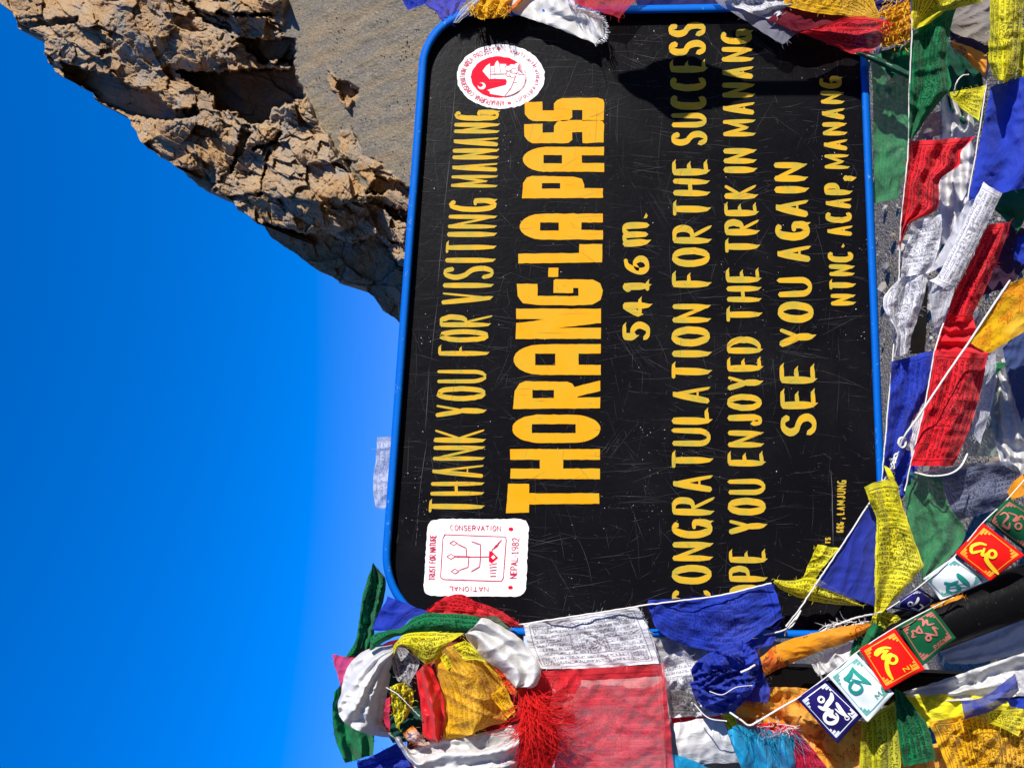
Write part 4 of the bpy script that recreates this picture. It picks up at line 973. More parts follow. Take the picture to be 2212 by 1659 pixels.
cord([(1968, -20, .125), (1970, 70, .125), (1964, 200, .105), (1963, 305, .1), (1955, 400, .095), (1945, 500, .09), (1941, 620, .07), (1934, 700, .05), (1928, 775, .045), (1915, 920, .04), (1905, 1040, .04)], 'long white twisted cord carrying the flags just below the board', .0024)
cloth([(2138, -20), (2138, 60), (2136, 130), (2150, 172)], [(2214, -20), (2206, 80), (2198, 150), (2178, 176)], M_YET, 'tall curled yellow printed flag at the right end of the picture top', d=.14, bulge=.035, n=(46, 36), text='u')
cloth([(2140, 128), (2150, 120), (2170, 110), (2198, 122)], [(2150, 170), (2160, 176), (2175, 178), (2192, 160)], T((.45, .36, .02), (.06, .04, 0)), 'inside of the curled yellow flag with shade painted into its colour', d=.10, bulge=-.015)  # same yellow made darker: shade inside the curl is put into the colour
cloth([(2203, 60), (2200, 150), (2185, 190)], [(2250, 60), (2250, 150), (2240, 190)], M_YET, 'yellow printed flag edge rightmost beside the tall curled one', d=.06)
cloth([(2048, 206), (2075, 232), (2100, 252), (2114, 262)], [(2050, 200), (2080, 196), (2106, 190), (2129, 184)], M_YET, 'small yellow triangular flag knotted by a white loop above the blue flag', d=.05)
cord([(2131, 180, .06), (2122, 240, .06), (2108, 330, .055), (2090, 430, .05), (2070, 540, .05), (2030, 640, .05)], 'yellow white twisted cord along the edge of the big blue flag', .0022)
cord([(2060, 205, .06), (2066, 180, .075), (2078, 165, .07), (2092, 162, .06)], 'short white loop of cord at the tip of the yellow triangle', .0022)
cord([(2140, 193, .09), (2160, 182, .1), (2170, 165, .11), (2172, 150, .11)], 'short white knot of cord below the curled yellow flag', .0022)
cloth([(2140, 188), (2126, 260), (2108, 350), (2092, 436)], [(2260, 150), (2260, 260), (2255, 340), (2225, 402)], M_BLUE, 'big plain blue flag at the right end of the picture', d=.10, n=(50, 40), pleat=((1.5, .010, 'v', .2),), wr=.004)
cloth([(2150, 398), (2140, 440), (2165, 470)], [(2240, 395), (2230, 440), (2200, 500)], cloth_mat((.006, .12, .055)), 'dark green flag below the big blue one', d=.03, pleat=((2, .01, 'u', .2),))
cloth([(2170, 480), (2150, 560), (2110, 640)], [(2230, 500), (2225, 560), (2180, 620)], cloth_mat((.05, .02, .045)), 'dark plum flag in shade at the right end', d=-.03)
cloth([(2200, 510), (2190, 560)], [(2250, 510), (2250, 590)], M_BLUE, 'small blue flag corner above the amber pennant at the right end', d=.0)
cloth([(1970, 482), (1962, 520), (1952, 545), (1946, 600)], [(2034, 463), (2034, 500), (2022, 560), (2006, 590)], M_WTX, 'white printed flag just under the red printed flag', d=.085, pleat=((1.5, .008, 'v', .3),), text='v')
cloth([(1944, 600), (1908, 646), (1920, 690), (1936, 716), (1932, 770)], [(2006, 586), (1994, 650), (1978, 700), (1968, 730), (1963, 762)], M_WTX, 'creased white flag with slanting printed lines and a pointed fold beside the board', d=.075, mid=[(1960, 600), (1950, 650), (1946, 700), (1950, 725), (1945, 768)], pleat=((1.5, .012, 'v', .1),), text='u')
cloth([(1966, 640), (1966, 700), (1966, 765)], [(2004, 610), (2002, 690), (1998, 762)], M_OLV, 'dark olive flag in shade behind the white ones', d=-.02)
cloth([(2008, 600), (2008, 660), (2022, 722)], [(2062, 620), (2052, 660), (2032, 724)], M_WTS, 'translucent white flag tail under the slanting printed strip', d=.05)
cloth([(2084, 440), (2046, 520), (2004, 592)], [(2140, 385), (2110, 470), (2062, 560)], M_WHT, 'plain folded white flag behind the slanting printed strip', d=.09)
cloth([(2124, 394), (2074, 500), (2030, 590), (2008, 606)], [(2165, 418), (2120, 510), (2066, 612), (2052, 630)], M_WTX, 'narrow white printed strip slanting across the blue flag, with a picture at each end', d=.135, bulge=.012, text='u', n=(60, 24), wr=.002)
cloth([(2134, 486), (2100, 556), (2062, 632), (2043, 690)], [(2184, 480), (2164, 540), (2128, 626), (2092, 696)], M_REDT, 'upper red printed flag beneath the slanting white strip', d=.08, pleat=((1.5, .012, 'v', .2),), text='u')
cloth([(2040, 684), (2030, 720), (2019, 760)], [(2100, 680), (2112, 720), (2134, 764)], M_RED, 'rumpled red cloth joining the two long red flags', d=.07, pleat=((3, .008, 'u', .2),), wr=.01)
cloth([(1925, 782), (1922, 860), (1914, 950), (1906, 1036)], [(2016, 756), (2004, 840), (1974, 920), (1946, 1000)], M_BLUT, 'blue printed flag hanging just below the middle of the board', d=.06, n=(60, 36), pleat=((1.3, .01, 'v', .3),), text='u')
cloth([(1940, 960), (1925, 1010), (1912, 1040), (1944, 1078)], [(1990, 990), (1975, 1030), (1960, 1060), (1948, 1078)], M_BLUE, 'lower blue flag corner behind the yellow flag', d=.03)
cloth([(1995, 800), (1980, 860), (1960, 930)], [(2022, 770), (2000, 880), (1970, 1000)], M_WTX, 'white printed flag sliver between the blue and the big red flags', d=.05, text='u')
cloth([(2019, 758), (2004, 850), (1986, 930), (1967, 1006)], [(2133, 764), (2122, 830), (2096, 920), (2060, 1006)], M_REDT, 'big red printed flag below the board, its lower end curled', d=.10, n=(64, 44), bulge=.02, pleat=((1.6, .01, 'v', .2),), text='u')
cord([(2044, 680, .075), (2020, 756, .11), (2003, 850, .11), (1985, 930, .105), (1966, 1008, .1), (1955, 1060, .09)], 'white cord along the edge of the big red flag', .0022)
cloth([(2128, 770), (2118, 850), (2096, 930)], [(2152, 762), (2148, 850), (2118, 960)], M_WTS, 'translucent white printed flag peeping out behind the big red flag', d=.06, text='u')
o = cloth([(2094, 740), (2112, 752), (2137, 763)], [(2184, 610), (2240, 600), (2240, 700)], cloth_mat((.88, .50, .008), pattern='lotus', ink2=(.75, .25, .01), ink=(.5, .15, .0)), 'bright amber flag pointed at the knot, at the right end of the picture', d=.17, n=(30, 30), mid=[(2140, 672), (2168, 690), (2178, 738)], wr=.005)
cord([(2182, 606, .175), (2140, 668, .178), (2094, 738, .172), (2040, 816, .165), (1985, 898, .15), (1958, 936, .14), (1944, 962, .12)], 'taut white cord slanting from the amber flag to a frayed knot', .0032, wob=.4)
mb = MB(); q0 = random.Random(5)
for k in range(9):
    a0 = q0.uniform(0, 6.3); mb.tube([P(1948 + 8 * math.cos(a0 + t * 5) + 2 * t, 956 + 11 * math.sin(a0 + t * 5), .12 + .008 * math.sin(3 * t + k)) for t in np.linspace(0, 1, 14)], .002, 5)
for k in range(16): mb.tube([P(1942 - t * q0.uniform(8, 26), 975 + t * q0.uniform(10, 46), .12 + q0.uniform(-.01, .01) * t) for t in np.linspace(0, 1, 6)], .001, 4)
tag(mb.build('rope_knot', CORD), 'frayed white knot where the taut cord ends above the yellow flag', 'knot')
cloth([(2040, 700), (2085, 760), (2140, 800), (2180, 900)], [(2100, 640), (2140, 700), (2190, 760), (2225, 860)], M_GRYS, 'grey sheer flag in shade behind the amber one', d=-.06)
cloth([(2078, 985), (2090, 920), (2124, 850), (2130, 790)], [(2150, 985), (2158, 930), (2160, 880), (2156, 800)], cloth_mat((.22, .30, .25), alpha=.72), 'grey green sheer flag right of the big red flag', d=.0, pleat=((2, .008, 'v', .1),))
cloth([(2128, 790), (2140, 900), (2160, 1000)], [(2180, 770), (2225, 920), (2230, 1040)], M_SILK, 'crinkled silvery white scarf at the right end of the picture', d=-.02, cat=K, group=KG, name='khata_scarf', wr=.016, wl=45, n=(56, 46), pleat=((3, .010, 'v', .2),))
cloth([(2138, 786), (2132, 810), (2126, 845)], [(2178, 782), (2160, 800), (2140, 826)], M_GRN, 'small green flag tip behind the amber one', d=.03)
cloth([(2166, 752), (2182, 830), (2206, 910)], [(2240, 690), (2250, 820), (2240, 930)], cloth_mat((.05, .08, .22)), 'dark slate blue flag at the right end below the amber one', d=.02)
cloth([(2032, 1024), (2045, 1075), (2066, 1124)], [(2180, 996), (2204, 1022), (2180, 1090)], M_STEEL, 'slate blue printed flag above the embroidered pennants', d=.02, pleat=((1.5, .01, 'u', .2),), text='v', mid=[(2105, 1008), (2120, 1050), (2125, 1108)])
cloth([(1990, 1000), (2030, 1010), (2060, 1008), (2100, 1000), (2150, 998)], [(1996, 1030), (2030, 1040), (2070, 1030), (2110, 1024), (2160, 1012)], cloth_mat((.25, .26, .27), alpha=.8), 'thin grey cloth between the big red flag and the green one', d=-.01)
cord([(1975, 1020, .1), (2010, 1028, .11), (2050, 1024, .12), (2075, 1008, .12), (2090, 980, .11)], 'white plastic tie curving under the big red flag', .003, wob=0)
cord([(1992, 1022, .09), (2025, 1014, .1), (2050, 1004, .1)], 'white plastic tie inside the curled end of the big red flag', .003, wob=0)
o = cloth([(2176, 1064), (2190, 1040), (2220, 1018)], [(2186, 1080), (2210, 1070), (2240, 1060)], M_ORA, 'bright orange flag edge at the right end above the green pennant', d=.05)

# ---- lower left corner of the board: yellow, blue and green flags by the knot
cloth([(1964, 1018), (1955, 1070), (1972, 1170), (1992, 1258)], [(2034, 1028), (2050, 1092), (2084, 1160), (1999, 1256)], M_GRS, 'green sheer printed flag right of the long yellow one', d=.05, n=(56, 36), pleat=((2, .006, 'v', .1),))
cloth([(1866, 1051), (1880, 1088), (1893, 1120), (1890, 1220), (1889, 1324)], [(1936, 1040), (1952, 1098), (1974, 1164), (1996, 1222), (1908, 1322)], M_YET, 'long yellow printed flag crossing the lower left corner of the board', d=.13, n=(70, 40), pleat=((1.4, .01, 'v', .1),), text='v', sharp=True, mid=[(1906, 1038), (1918, 1090), (1936, 1140), (1944, 1222), (1900, 1324)])
cloth([(1910, 1004), (1918, 1030), (1938, 1062)], [(1922, 1012), (1932, 1034), (1946, 1084)], M_YEL, 'narrow yellow curled tip above the long yellow flag', d=.12)
cloth([(1878, 1086), (1840, 1142), (1800, 1205), (1761, 1264)], [(1896, 1112), (1894, 1180), (1892, 1250), (1888, 1308)], cloth_mat((.03, .05, .42), alpha=.84), 'blue triangular flag stretched over the lower left corner of the board', d=.10, n=(50, 40), wr=.003)
cord([(1915, 1030, .12), (1878, 1086, .105), (1820, 1176, .105), (1761, 1264, .11), (1728, 1314, .11), (1698, 1352, .09)], 'white cord along the slanting edge of the blue triangular flag', .0024)
cloth([(1766, 1176), (1750, 1210), (1733, 1250)], [(1812, 1184), (1786, 1216), (1760, 1250)], M_YET, 'small yellow printed flag corner behind the blue triangle', d=.05, text='v')
cloth([(1670, 1258), (1690, 1274), (1726, 1290), (1780, 1302), (1864, 1309)], [(1674, 1252), (1710, 1254), (1756, 1248), (1800, 1268), (1864, 1306)], M_YET, 'yellow leaf shaped flag under the blue triangle', d=.075, bulge=.02)
cord([(1650, 1371, .05), (1690, 1362, .075), (1712, 1350, .09), (1730, 1318, .09), (1722, 1330, .09), (1700, 1358, .08), (1696, 1372, .06)], 'white cord loop hooked round the lower left frame corner', .0024)
cloth([(1880, 1345), (1876, 1352), (1890, 1366), (1900, 1374)], [(1890, 1318), (1915, 1322), (1940, 1330), (1950, 1345)], M_YET, 'yellow crumpled flag just below the knot of the long yellow flag', d=.10, wr=.01)
cloth([(1836, 1418), (1842, 1390), (1850, 1366)], [(1852, 1420), (1866, 1390), (1880, 1366)], M_GRT, 'small green printed flag left of the green knot end', d=.085)
cloth([(1856, 1404), (1866, 1376), (1884, 1342)], [(1882, 1402), (1894, 1380), (1908, 1356)], M_GRN, 'green knotted flag end above the white pennant', d=.115, bulge=.02)
strands('fringe', [(1790 + g.uniform(0, 90), 1352 - g.uniform(-6, 12), .07, -1, .45) for _ in range(60)], 34, YARN_W, bpy.data.objects['cord.008'] if False else cord([(1889, 1326, .14), (1850, 1334, .1), (1800, 1352, .07), (1770, 1366, .06)], 'frayed white cord running from the pennant knot along the lower left frame corner', .003), .0008, .2, 8)

# ---- left edge of the board
cloth([(1401, 1296), (1470, 1292), (1559, 1284), (1620, 1272), (1667, 1260)], [(1404, 1322), (1424, 1362), (1484, 1393), (1580, 1402), (1690, 1334)], M_BLUT, 'broad blue printed flag covering the lower left edge of the board', d=.07, n=(60, 44), mid=[(1400, 1308), (1450, 1326), (1522, 1340), (1600, 1342), (1682, 1296)], pleat=((1.3, .008, 'u', .1),), wr=.007)
cloth([(1560, 1400), (1600, 1404), (1640, 1400), (1668, 1394)], [(1600, 1380), (1630, 1380), (1660, 1370), (1688, 1336)], M_BLUE, 'blue flag fold hanging under the broad blue one', d=.055)
cord([(1120, 1349, .05), (1200, 1337, .075), (1300, 1322, .08), (1400, 1306, .085), (1480, 1296, .09), (1560, 1285, .09), (1666, 1259, .09)], 'white cord stretched along the left edge of the board', .0026)
cloth([(1130, 1348), (1200, 1338), (1290, 1324), (1378, 1311)], [(1160, 1444), (1240, 1444), (1330, 1440), (1424, 1432)], M_WTX, 'large white printed flag with a horse picture on the left edge of the board', d=.06, n=(60, 40), wr=.005, pleat=((1.2, .006, 'u', .2),), text='u', mid=[(1142, 1398), (1222, 1392), (1314, 1384), (1404, 1372)])
cloth([(1376, 1312), (1384, 1318), (1390, 1334)], [(1392, 1334), (1410, 1380), (1426, 1432)], M_WHT, 'white hem flap at the corner of the large white flag', d=.055)
cloth([(1395, 1375), (1440, 1380), (1500, 1390), (1560, 1400)], [(1420, 1500), (1450, 1490), (1490, 1470), (1540, 1440)], cloth_mat((.42, .42, .43)), 'grey shaded white scarf behind the broad blue flag', d=.02, wr=.012, cat=K, group=KG, name='khata_scarf')  # white cloth; its shade is put into the grey colour
cloth([(1425, 1420), (1434, 1470), (1440, 1520), (1445, 1550)], [(1478, 1404), (1500, 1430), (1510, 1490), (1560, 1545)], M_WTX, 'crumpled white printed flag between the red gauze and the blue bundle', d=.045, wr=.014, pleat=((2, .008, 'u', .3),), text='v')
o = cloth([(1502, 1462), (1494, 1490), (1516, 1522), (1550, 1540), (1586, 1536)], [(1530, 1412), (1566, 1396), (1600, 1390), (1634, 1406), (1640, 1442)], M_BLUT, 'crumpled ball of blue flags tied with white thread left of the board', d=.07, bulge=.07, n=(50, 50), wr=.024, wl=34, mid=[(1496, 1440), (1530, 1462), (1560, 1480), (1600, 1490), (1625, 1490)])
loose([(1533, 1493, .17), (1560, 1500, .19), (1590, 1484, .19), (1625, 1480, .17)], o); loose([(1500, 1520, .13), (1530, 1550, .15), (1570, 1557, .15)], o, .0012)
cloth([(1528, 1414), (1560, 1398), (1602, 1383)], [(1510, 1456), (1560, 1456), (1608, 1440)], M_BLUT, 'upper fold of the blue bundle with a raised tip', d=.135, bulge=.025, n=(34, 26), wr=.012, wl=30)
cloth([(1601, 1382), (1618, 1396), (1635, 1408)], [(1594, 1440), (1614, 1450), (1640, 1443)], M_BLUE, 'smooth blue fold on the right of the blue bundle', d=.14, bulge=.012, wr=.006, wl=30)
cloth([(1490, 1473), (1500, 1502), (1522, 1526)], [(1530, 1466), (1556, 1492), (1572, 1506)], M_BLUT, 'lower left tail of the blue bundle', d=.13, bulge=.02, wr=.01, wl=30)
cloth([(1604, 1440), (1590, 1480), (1604, 1508), (1650, 1518)], [(1630, 1404), (1645, 1444), (1664, 1490), (1658, 1514)], cloth_mat(BLUE, alpha=.85), 'blue gauze flag tail on the orange satin', d=.105, wr=.01)
cord([(1600, 1452, .2), (1618, 1444, .2), (1630, 1436, .19)], 'short white knot end on the blue bundle', .003)
cloth([(1636, 1404), (1648, 1424), (1651, 1458)], [(1642, 1416), (1660, 1430), (1662, 1455)], cloth_mat((.45, .12, .006)), 'rolled end of the orange lotus scarf with shade painted into its colour', d=.09)  # scarf orange darkened, so the roll's shade sits in the colour
cloth([(1642, 1420), (1684, 1390), (1768, 1364), (1845, 1349), (1884, 1344)], [(1651, 1459), (1690, 1442), (1760, 1410), (1842, 1382), (1874, 1362)], M_LOT, 'orange scarf with red lotus print tied to the lower left frame corner', d=.10, n=(60, 30), bulge=.015, cat='scarf', group=KG, name='prayer_scarf')
cloth([(1752, 1434), (1790, 1410), (1842, 1386)], [(1768, 1460), (1800, 1446), (1836, 1420)], M_SILK, 'small white silk scarf under the orange lotus scarf', d=.075, wr=.014, cat=K, group=KG, name='khata_scarf')
cord([(1766, 1432, .09), (1770, 1450, .09), (1776, 1468, .08)], 'short white cord crossing the black post', .003, wob=.2)
# ---- bundle on the left post
cloth([(806, 1215), (784, 1284), (770, 1373), (748, 1420)], [(808, 1217), (834, 1262), (812, 1350), (798, 1424)], M_GRT, 'long dark green flag rising beside the upper left frame corner', d=-.03, n=(50, 30), pleat=((1.5, .016, 'v', .1),), wr=.01)
cloth([(722, 1495), (718, 1540), (724, 1595), (745, 1648)], [(770, 1440), (800, 1540), (808, 1590), (806, 1630)], M_GRN, 'broad dark green flag at the far left behind the white dome', d=-.04, n=(46, 36), pleat=((2, .016, 'v', .1),), wr=.01)
cloth([(718, 1413), (724, 1441), (734, 1470), (740, 1508)], [(766, 1420), (764, 1440), (760, 1470), (752, 1508)], cloth_mat((.78, .03, .06), alpha=.85), 'pinkish red flag tip sticking out left of the white dome', d=-.01)
cloth([(923, 1320), (904, 1330), (885, 1338), (864, 1362)], [(838, 1288), (826, 1310), (814, 1335), (804, 1362)], M_BLUE, 'blue flag over the upper left frame corner', d=.055)
cloth([(918, 1318), (950, 1300), (1000, 1300), (1075, 1318), (1121, 1348)], [(921, 1322), (974, 1326), (1030, 1330), (1078, 1336), (1104, 1354)], M_REDT, 'red printed flag beside the square emblem', d=.065, mid=[(940, 1304), (990, 1284), (1036, 1306), (1088, 1326), (1112, 1350)][0:5], text='u')
cloth([(962, 1287), (1000, 1291), (1075, 1316), (1120, 1346)], [(925, 1318), (985, 1318), (1060, 1328), (1115, 1349)], M_REDT, 'red pointed flag fold reaching the square emblem', d=.07, text='u')
cloth([(798, 1404), (804, 1373), (836, 1362), (867, 1355), (903, 1328), (960, 1324), (1034, 1332), (1098, 1356)], [(802, 1404), (831, 1386), (850, 1376), (870, 1371), (910, 1368), (960, 1366), (1012, 1370), (1098, 1358)], M_GRT, 'green printed flag wrapped across the top of the left bundle', d=.10, n=(64, 34), bulge=.02, text='u')
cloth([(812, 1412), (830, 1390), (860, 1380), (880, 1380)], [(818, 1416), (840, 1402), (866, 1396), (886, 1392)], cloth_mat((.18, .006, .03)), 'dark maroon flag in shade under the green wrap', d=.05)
cloth([(742, 1490), (742, 1462), (763, 1424), (800, 1400), (848, 1392)], [(852, 1594), (832, 1556), (834, 1510), (842, 1474), (848, 1424)], M_SILK, 'white silk scarf wound into a dome over the left post top', d=.055, name='khata_scarf', cat=K, group=KG, n=(80, 64), bulge=.09, wr=.008, wl=60, mid=[(744, 1560), (766, 1530), (790, 1476), (818, 1436), (848, 1408)], pleat=((4.3, .008, 'v', .1),))
cloth([(745, 1512), (756, 1540), (790, 1576), (852, 1594)], [(752, 1490), (780, 1515), (812, 1540), (852, 1590)], M_SILK, 'lower lap of the white silk dome', d=.05, name='khata_scarf', cat=K, group=KG, bulge=.03, wr=.006)
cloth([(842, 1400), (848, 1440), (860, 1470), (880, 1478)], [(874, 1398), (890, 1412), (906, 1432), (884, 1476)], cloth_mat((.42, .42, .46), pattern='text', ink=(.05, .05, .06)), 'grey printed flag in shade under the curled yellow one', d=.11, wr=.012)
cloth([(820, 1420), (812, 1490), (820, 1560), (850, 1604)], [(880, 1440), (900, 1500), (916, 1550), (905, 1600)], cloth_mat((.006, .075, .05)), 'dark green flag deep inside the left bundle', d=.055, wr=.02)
cloth([(845, 1420), (850, 1398), (870, 1372), (912, 1364), (960, 1366), (1002, 1367)], [(855, 1404), (872, 1392), (892, 1410), (914, 1430), (930, 1432), (966, 1392)], M_YET, 'yellow printed flag with curled horn-like tip on the left bundle', d=.135, n=(56, 30), bulge=.02, text='u')
cloth([(842, 1484), (850, 1540), (856, 1572)], [(872, 1476), (892, 1490), (890, 1526), (868, 1560)], M_YET, 'small knotted yellow printed flag in the hollow of the left bundle', d=.12, bulge=.02, wr=.014, wl=20, mid=[(858, 1476), (872, 1512), (870, 1550), (862, 1566)][0:4])
cord([(834, 1484, .15), (860, 1500, .16), (880, 1520, .16), (906, 1546, .15)], 'thin white thread across the small knotted yellow flag', .0013)
cloth([(844, 1504), (842, 1540), (842, 1578)], [(834, 1510), (828, 1540), (832, 1564)], cloth_mat((.62, .03, .09)), 'narrow pink red flag edge along the white dome', d=.13)
cloth([(898, 1452), (905, 1500), (910, 1540), (916, 1590), (944, 1604)], [(926, 1427), (944, 1468), (958, 1512), (960, 1560), (948, 1604)], M_SAT, 'shiny red satin scarf fold in the middle of the left bundle', d=.12, n=(46, 34), bulge=.035, pleat=((2, .008, 'v', .2),), wr=.006, name='prayer_scarf', cat='scarf', group=KG)
cloth([(939, 1416), (944, 1460), (958, 1512), (960, 1560), (960, 1594), (995, 1593)], [(990, 1388), (1036, 1416), (1070, 1436), (1090, 1480), (1096, 1552), (1048, 1570)], T((.85, .50, .015), (.45, .12, .0), inkf=.65), 'big amber printed flag bundle in the middle of the left post', d=.10, n=(70, 60), bulge=.06, wr=.011, wl=80, pleat=((2, .007, 'v', .15),), text='u', mid=[(964, 1400), (990, 1440), (1014, 1475), (1026, 1520), (1028, 1556), (1022, 1584)])
cloth([(950, 1420), (980, 1394), (1010, 1386), (1040, 1418)], [(966, 1446), (990, 1432), (1020, 1424), (1050, 1430)], M_YET, 'yellow printed flag fold above the amber bundle', d=.16, text='u')
cloth([(1030, 1560), (1070, 1550), (1094, 1540)], [(1040, 1584), (1080, 1578), (1118, 1566)], cloth_mat((.35, .006, .025)), 'crimson flag fold under the amber bundle', d=.09)
cloth([(1000, 1600), (1020, 1572), (1050, 1566)], [(1020, 1612), (1046, 1594), (1070, 1580)], M_GRN, 'small green flag corner below the amber bundle', d=.08)
cloth([(1066, 1436), (1085, 1470), (1104, 1500)], [(1082, 1430), (1106, 1460), (1130, 1490)], cloth_mat((.75, .10, .01), pattern='text', ink=(.3, 0, 0)), 'orange red printed flag tip between the amber bundle and the white loop', d=.13)
cloth([(1058, 1500), (1080, 1530), (1096, 1550)], [(1090, 1480), (1104, 1510), (1114, 1536)], M_AMT, 'amber printed flag corner beside the red yarn tassel', d=.14)
# white loop of silk
cloth([(1019, 1360), (1030, 1346), (1046, 1334), (1080, 1350), (1118, 1374), (1150, 1410), (1166, 1440), (1166, 1466), (1153, 1484), (1117, 1484)], [(1005, 1372), (1012, 1384), (1034, 1412), (1050, 1426), (1070, 1440), (1087, 1454), (1094, 1464), (1100, 1472), (1106, 1478), (1114, 1485)], M_SILK, 'broad loop of white silk scarf curling over the left bundle', d=.14, name='khata_scarf', cat=K, group=KG, n=(80, 44), bulge=.024, wr=.005, wl=70, pleat=((1.6, .012, 'v', .1),))
cloth([(1004, 1370), (1020, 1356), (1045, 1338)], [(1030, 1400), (1030, 1370), (1046, 1338)], cloth_mat((.42, .40, .34)), 'inside of the white silk loop, coloured in a shaded tone', d=.12)  # duller silk tone paints the shade of the hollow
cloth([(1040, 1334), (1070, 1330), (1100, 1356)], [(1044, 1340), (1072, 1344), (1098, 1372)], cloth_mat((.14, .16, .11)), 'dull green grey flag edge behind the white silk loop', d=.075)
# lower white khata and neighbours
cloth([(872, 1604), (890, 1618), (930, 1600), (1000, 1590), (1060, 1578), (1122, 1562)], [(905, 1680), (930, 1690), (980, 1690), (1040, 1690), (1090, 1680), (1120, 1660)], M_SILK, 'wide white silk scarf stretched under the left bundle', d=.09, name='khata_scarf', cat=K, group=KG, n=(60, 40), bulge=.05, pleat=((2.5, .012, 'v', .2),), wr=.008)
cloth([(1000, 1594), (1040, 1588), (1110, 1574)], [(1024, 1630), (1060, 1612), (1114, 1600)], cloth_mat((.55, .54, .52)), 'white scarf fold in shade under the amber bundle', d=.13)  # white lowered to a greyer tone that carries the fold's shade
cloth([(850, 1592), (872, 1628), (900, 1662), (905, 1690)], [(862, 1588), (884, 1622), (912, 1656), (925, 1690)], M_SILK, 'narrow twisted white scarf end hanging by the white dome', d=.12, bulge=.02, name='khata_scarf', cat=K, group=KG)
cloth([(870, 1584), (880, 1598), (894, 1606)], [(890, 1566), (912, 1590), (926, 1612)], cloth_mat((.9, .30, .02), pattern='lotus', ink2=(.8, .8, .8), ink=(.02, .02, .15)), 'small orange and white patterned scrap below the red satin', d=.12, wr=.012, bulge=.02)
cloth([(771, 1645), (796, 1636), (860, 1603)], [(776, 1690), (830, 1690), (905, 1690)], M_BLUT, 'blue printed flag at the bottom left below the white dome', d=.02, pleat=((2, .012, 'v', .1),), wr=.01)
cloth([(1070, 1690), (1090, 1652), (1120, 1640)], [(1150, 1690), (1150, 1670), (1150, 1650)], M_GRN, 'small green flag corner at the bottom by the red yarn', d=.10)
# red gauze flag and yarn
cloth([(1165, 1449), (1250, 1444), (1340, 1439), (1434, 1434)], [(1130, 1700), (1240, 1700), (1350, 1700), (1460, 1700)], M_REDS, 'big red gauze printed flag left of the board with other cloth showing through', d=.10, n=(60, 50), wr=.006, pleat=((1.5, .006, 'u', .1),), text='u', mid=[(1152, 1560), (1240, 1570), (1344, 1570), (1447, 1568)])
cloth([(1160, 1454), (1200, 1452), (1250, 1450)], [(1150, 1580), (1200, 1570), (1240, 1560)], M_REDT, 'second red printed flag behind the red gauze one', d=.05, text='v', wr=.01)
cloth([(1190, 1470), (1300, 1468), (1430, 1460)], [(1200, 1690), (1320, 1690), (1440, 1690)], cloth_mat((.74, .70, .70)), 'pale scarf showing through the red gauze flag', d=.05, cat=K, group=KG, name='khata_scarf', wr=.01)
o = cloth([(1120, 1486), (1118, 1540), (1122, 1600), (1116, 1690)], [(1166, 1486), (1190, 1540), (1206, 1610), (1180, 1690)], cloth_mat((.6, .01, .012)), 'bushy red yarn tassel hanging over the red gauze flag', d=.11, name='yarn_tassel', cat='tassel', group=None, bulge=.03)
strands('yarn', [(g.gauss(1144, 11), g.uniform(1482, 1545), .135 + g.uniform(-.015, .02), g.gauss(.40, .22), 1) for _ in range(230)], 120, YARN_R, o, .0007, .13, 6, 12)
strands('yarn', [(g.gauss(1160, 20), g.uniform(1550, 1650), .14 + g.uniform(-.01, .02), g.gauss(.42, .28), 1) for _ in range(190)], 100, YARN_R2, o, .0006, .17, 7, 12)
cloth([(1445, 1545), (1500, 1548), (1562, 1543)], [(1450, 1562), (1500, 1556), (1560, 1556)], M_RED, 'narrow red flag strip between the white cloths', d=.03)
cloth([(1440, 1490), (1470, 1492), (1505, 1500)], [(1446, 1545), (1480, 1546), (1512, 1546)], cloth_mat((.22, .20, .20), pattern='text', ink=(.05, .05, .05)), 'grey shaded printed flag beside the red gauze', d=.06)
cloth([(1454, 1561), (1483, 1558), (1522, 1550), (1563, 1554)], [(1470, 1650), (1500, 1648), (1550, 1648), (1598, 1646)], M_SILK, 'square white silk scarf end left of the turquoise one', d=.06, name='khata_scarf', cat=K, group=KG, bulge=.015, mid=[(1460, 1600), (1490, 1602), (1536, 1600), (1580, 1604)])
cloth([(1440, 1625), (1480, 1636), (1540, 1662)], [(1450, 1700), (1490, 1700), (1560, 1700)], M_TUR, 'turquoise scarf corner at the bottom below the white square', d=.075, name='prayer_scarf', cat='scarf', group=KG)
cloth([(1520, 1650), (1560, 1644), (1610, 1648)], [(1530, 1700), (1570, 1700), (1620, 1700)], cloth_mat((.28, .22, .16)), 'brown flag sliver at the bottom beside the turquoise scarf', d=.04)
cloth([(1559, 1541), (1574, 1578), (1592, 1616), (1606, 1690)], [(1581, 1543), (1596, 1570), (1606, 1612), (1622, 1690)], M_YET, 'narrow yellow flag strip along the turquoise scarf', d=.07, text='u')
o = cloth([(1572, 1578), (1597, 1566), (1643, 1588), (1716, 1582)], [(1612, 1690), (1640, 1690), (1680, 1690), (1720, 1690)], M_TUR, 'turquoise satin scarf with thread fringe at the bottom', d=.095, name='prayer_scarf', cat='scarf', group=KG, pleat=((2.5, .012, 'u', .1),), bulge=.02)
strands('fringe', [(1596 + 120 * t + g.gauss(0, 4), 1568 + 14 * t + g.gauss(0, 4), .122, .5, 1) for t in np.linspace(0, 1, 90)], 70, YARN_T, o, .0006, .09, 9)
o = cloth([(1632, 1566), (1670, 1560), (1716, 1570), (1730, 1586)], [(1650, 1594), (1690, 1590), (1714, 1590), (1724, 1596)], M_RED, 'rumpled red gauze with frayed threads above the turquoise scarf', d=.10, wr=.012)
strands('fringe', [(g.uniform(1634, 1716), g.uniform(1562, 1590), .115, 1, g.uniform(-.6, .6)) for _ in range(26)], 34, YARN_W, o, .0006, .5, 10)
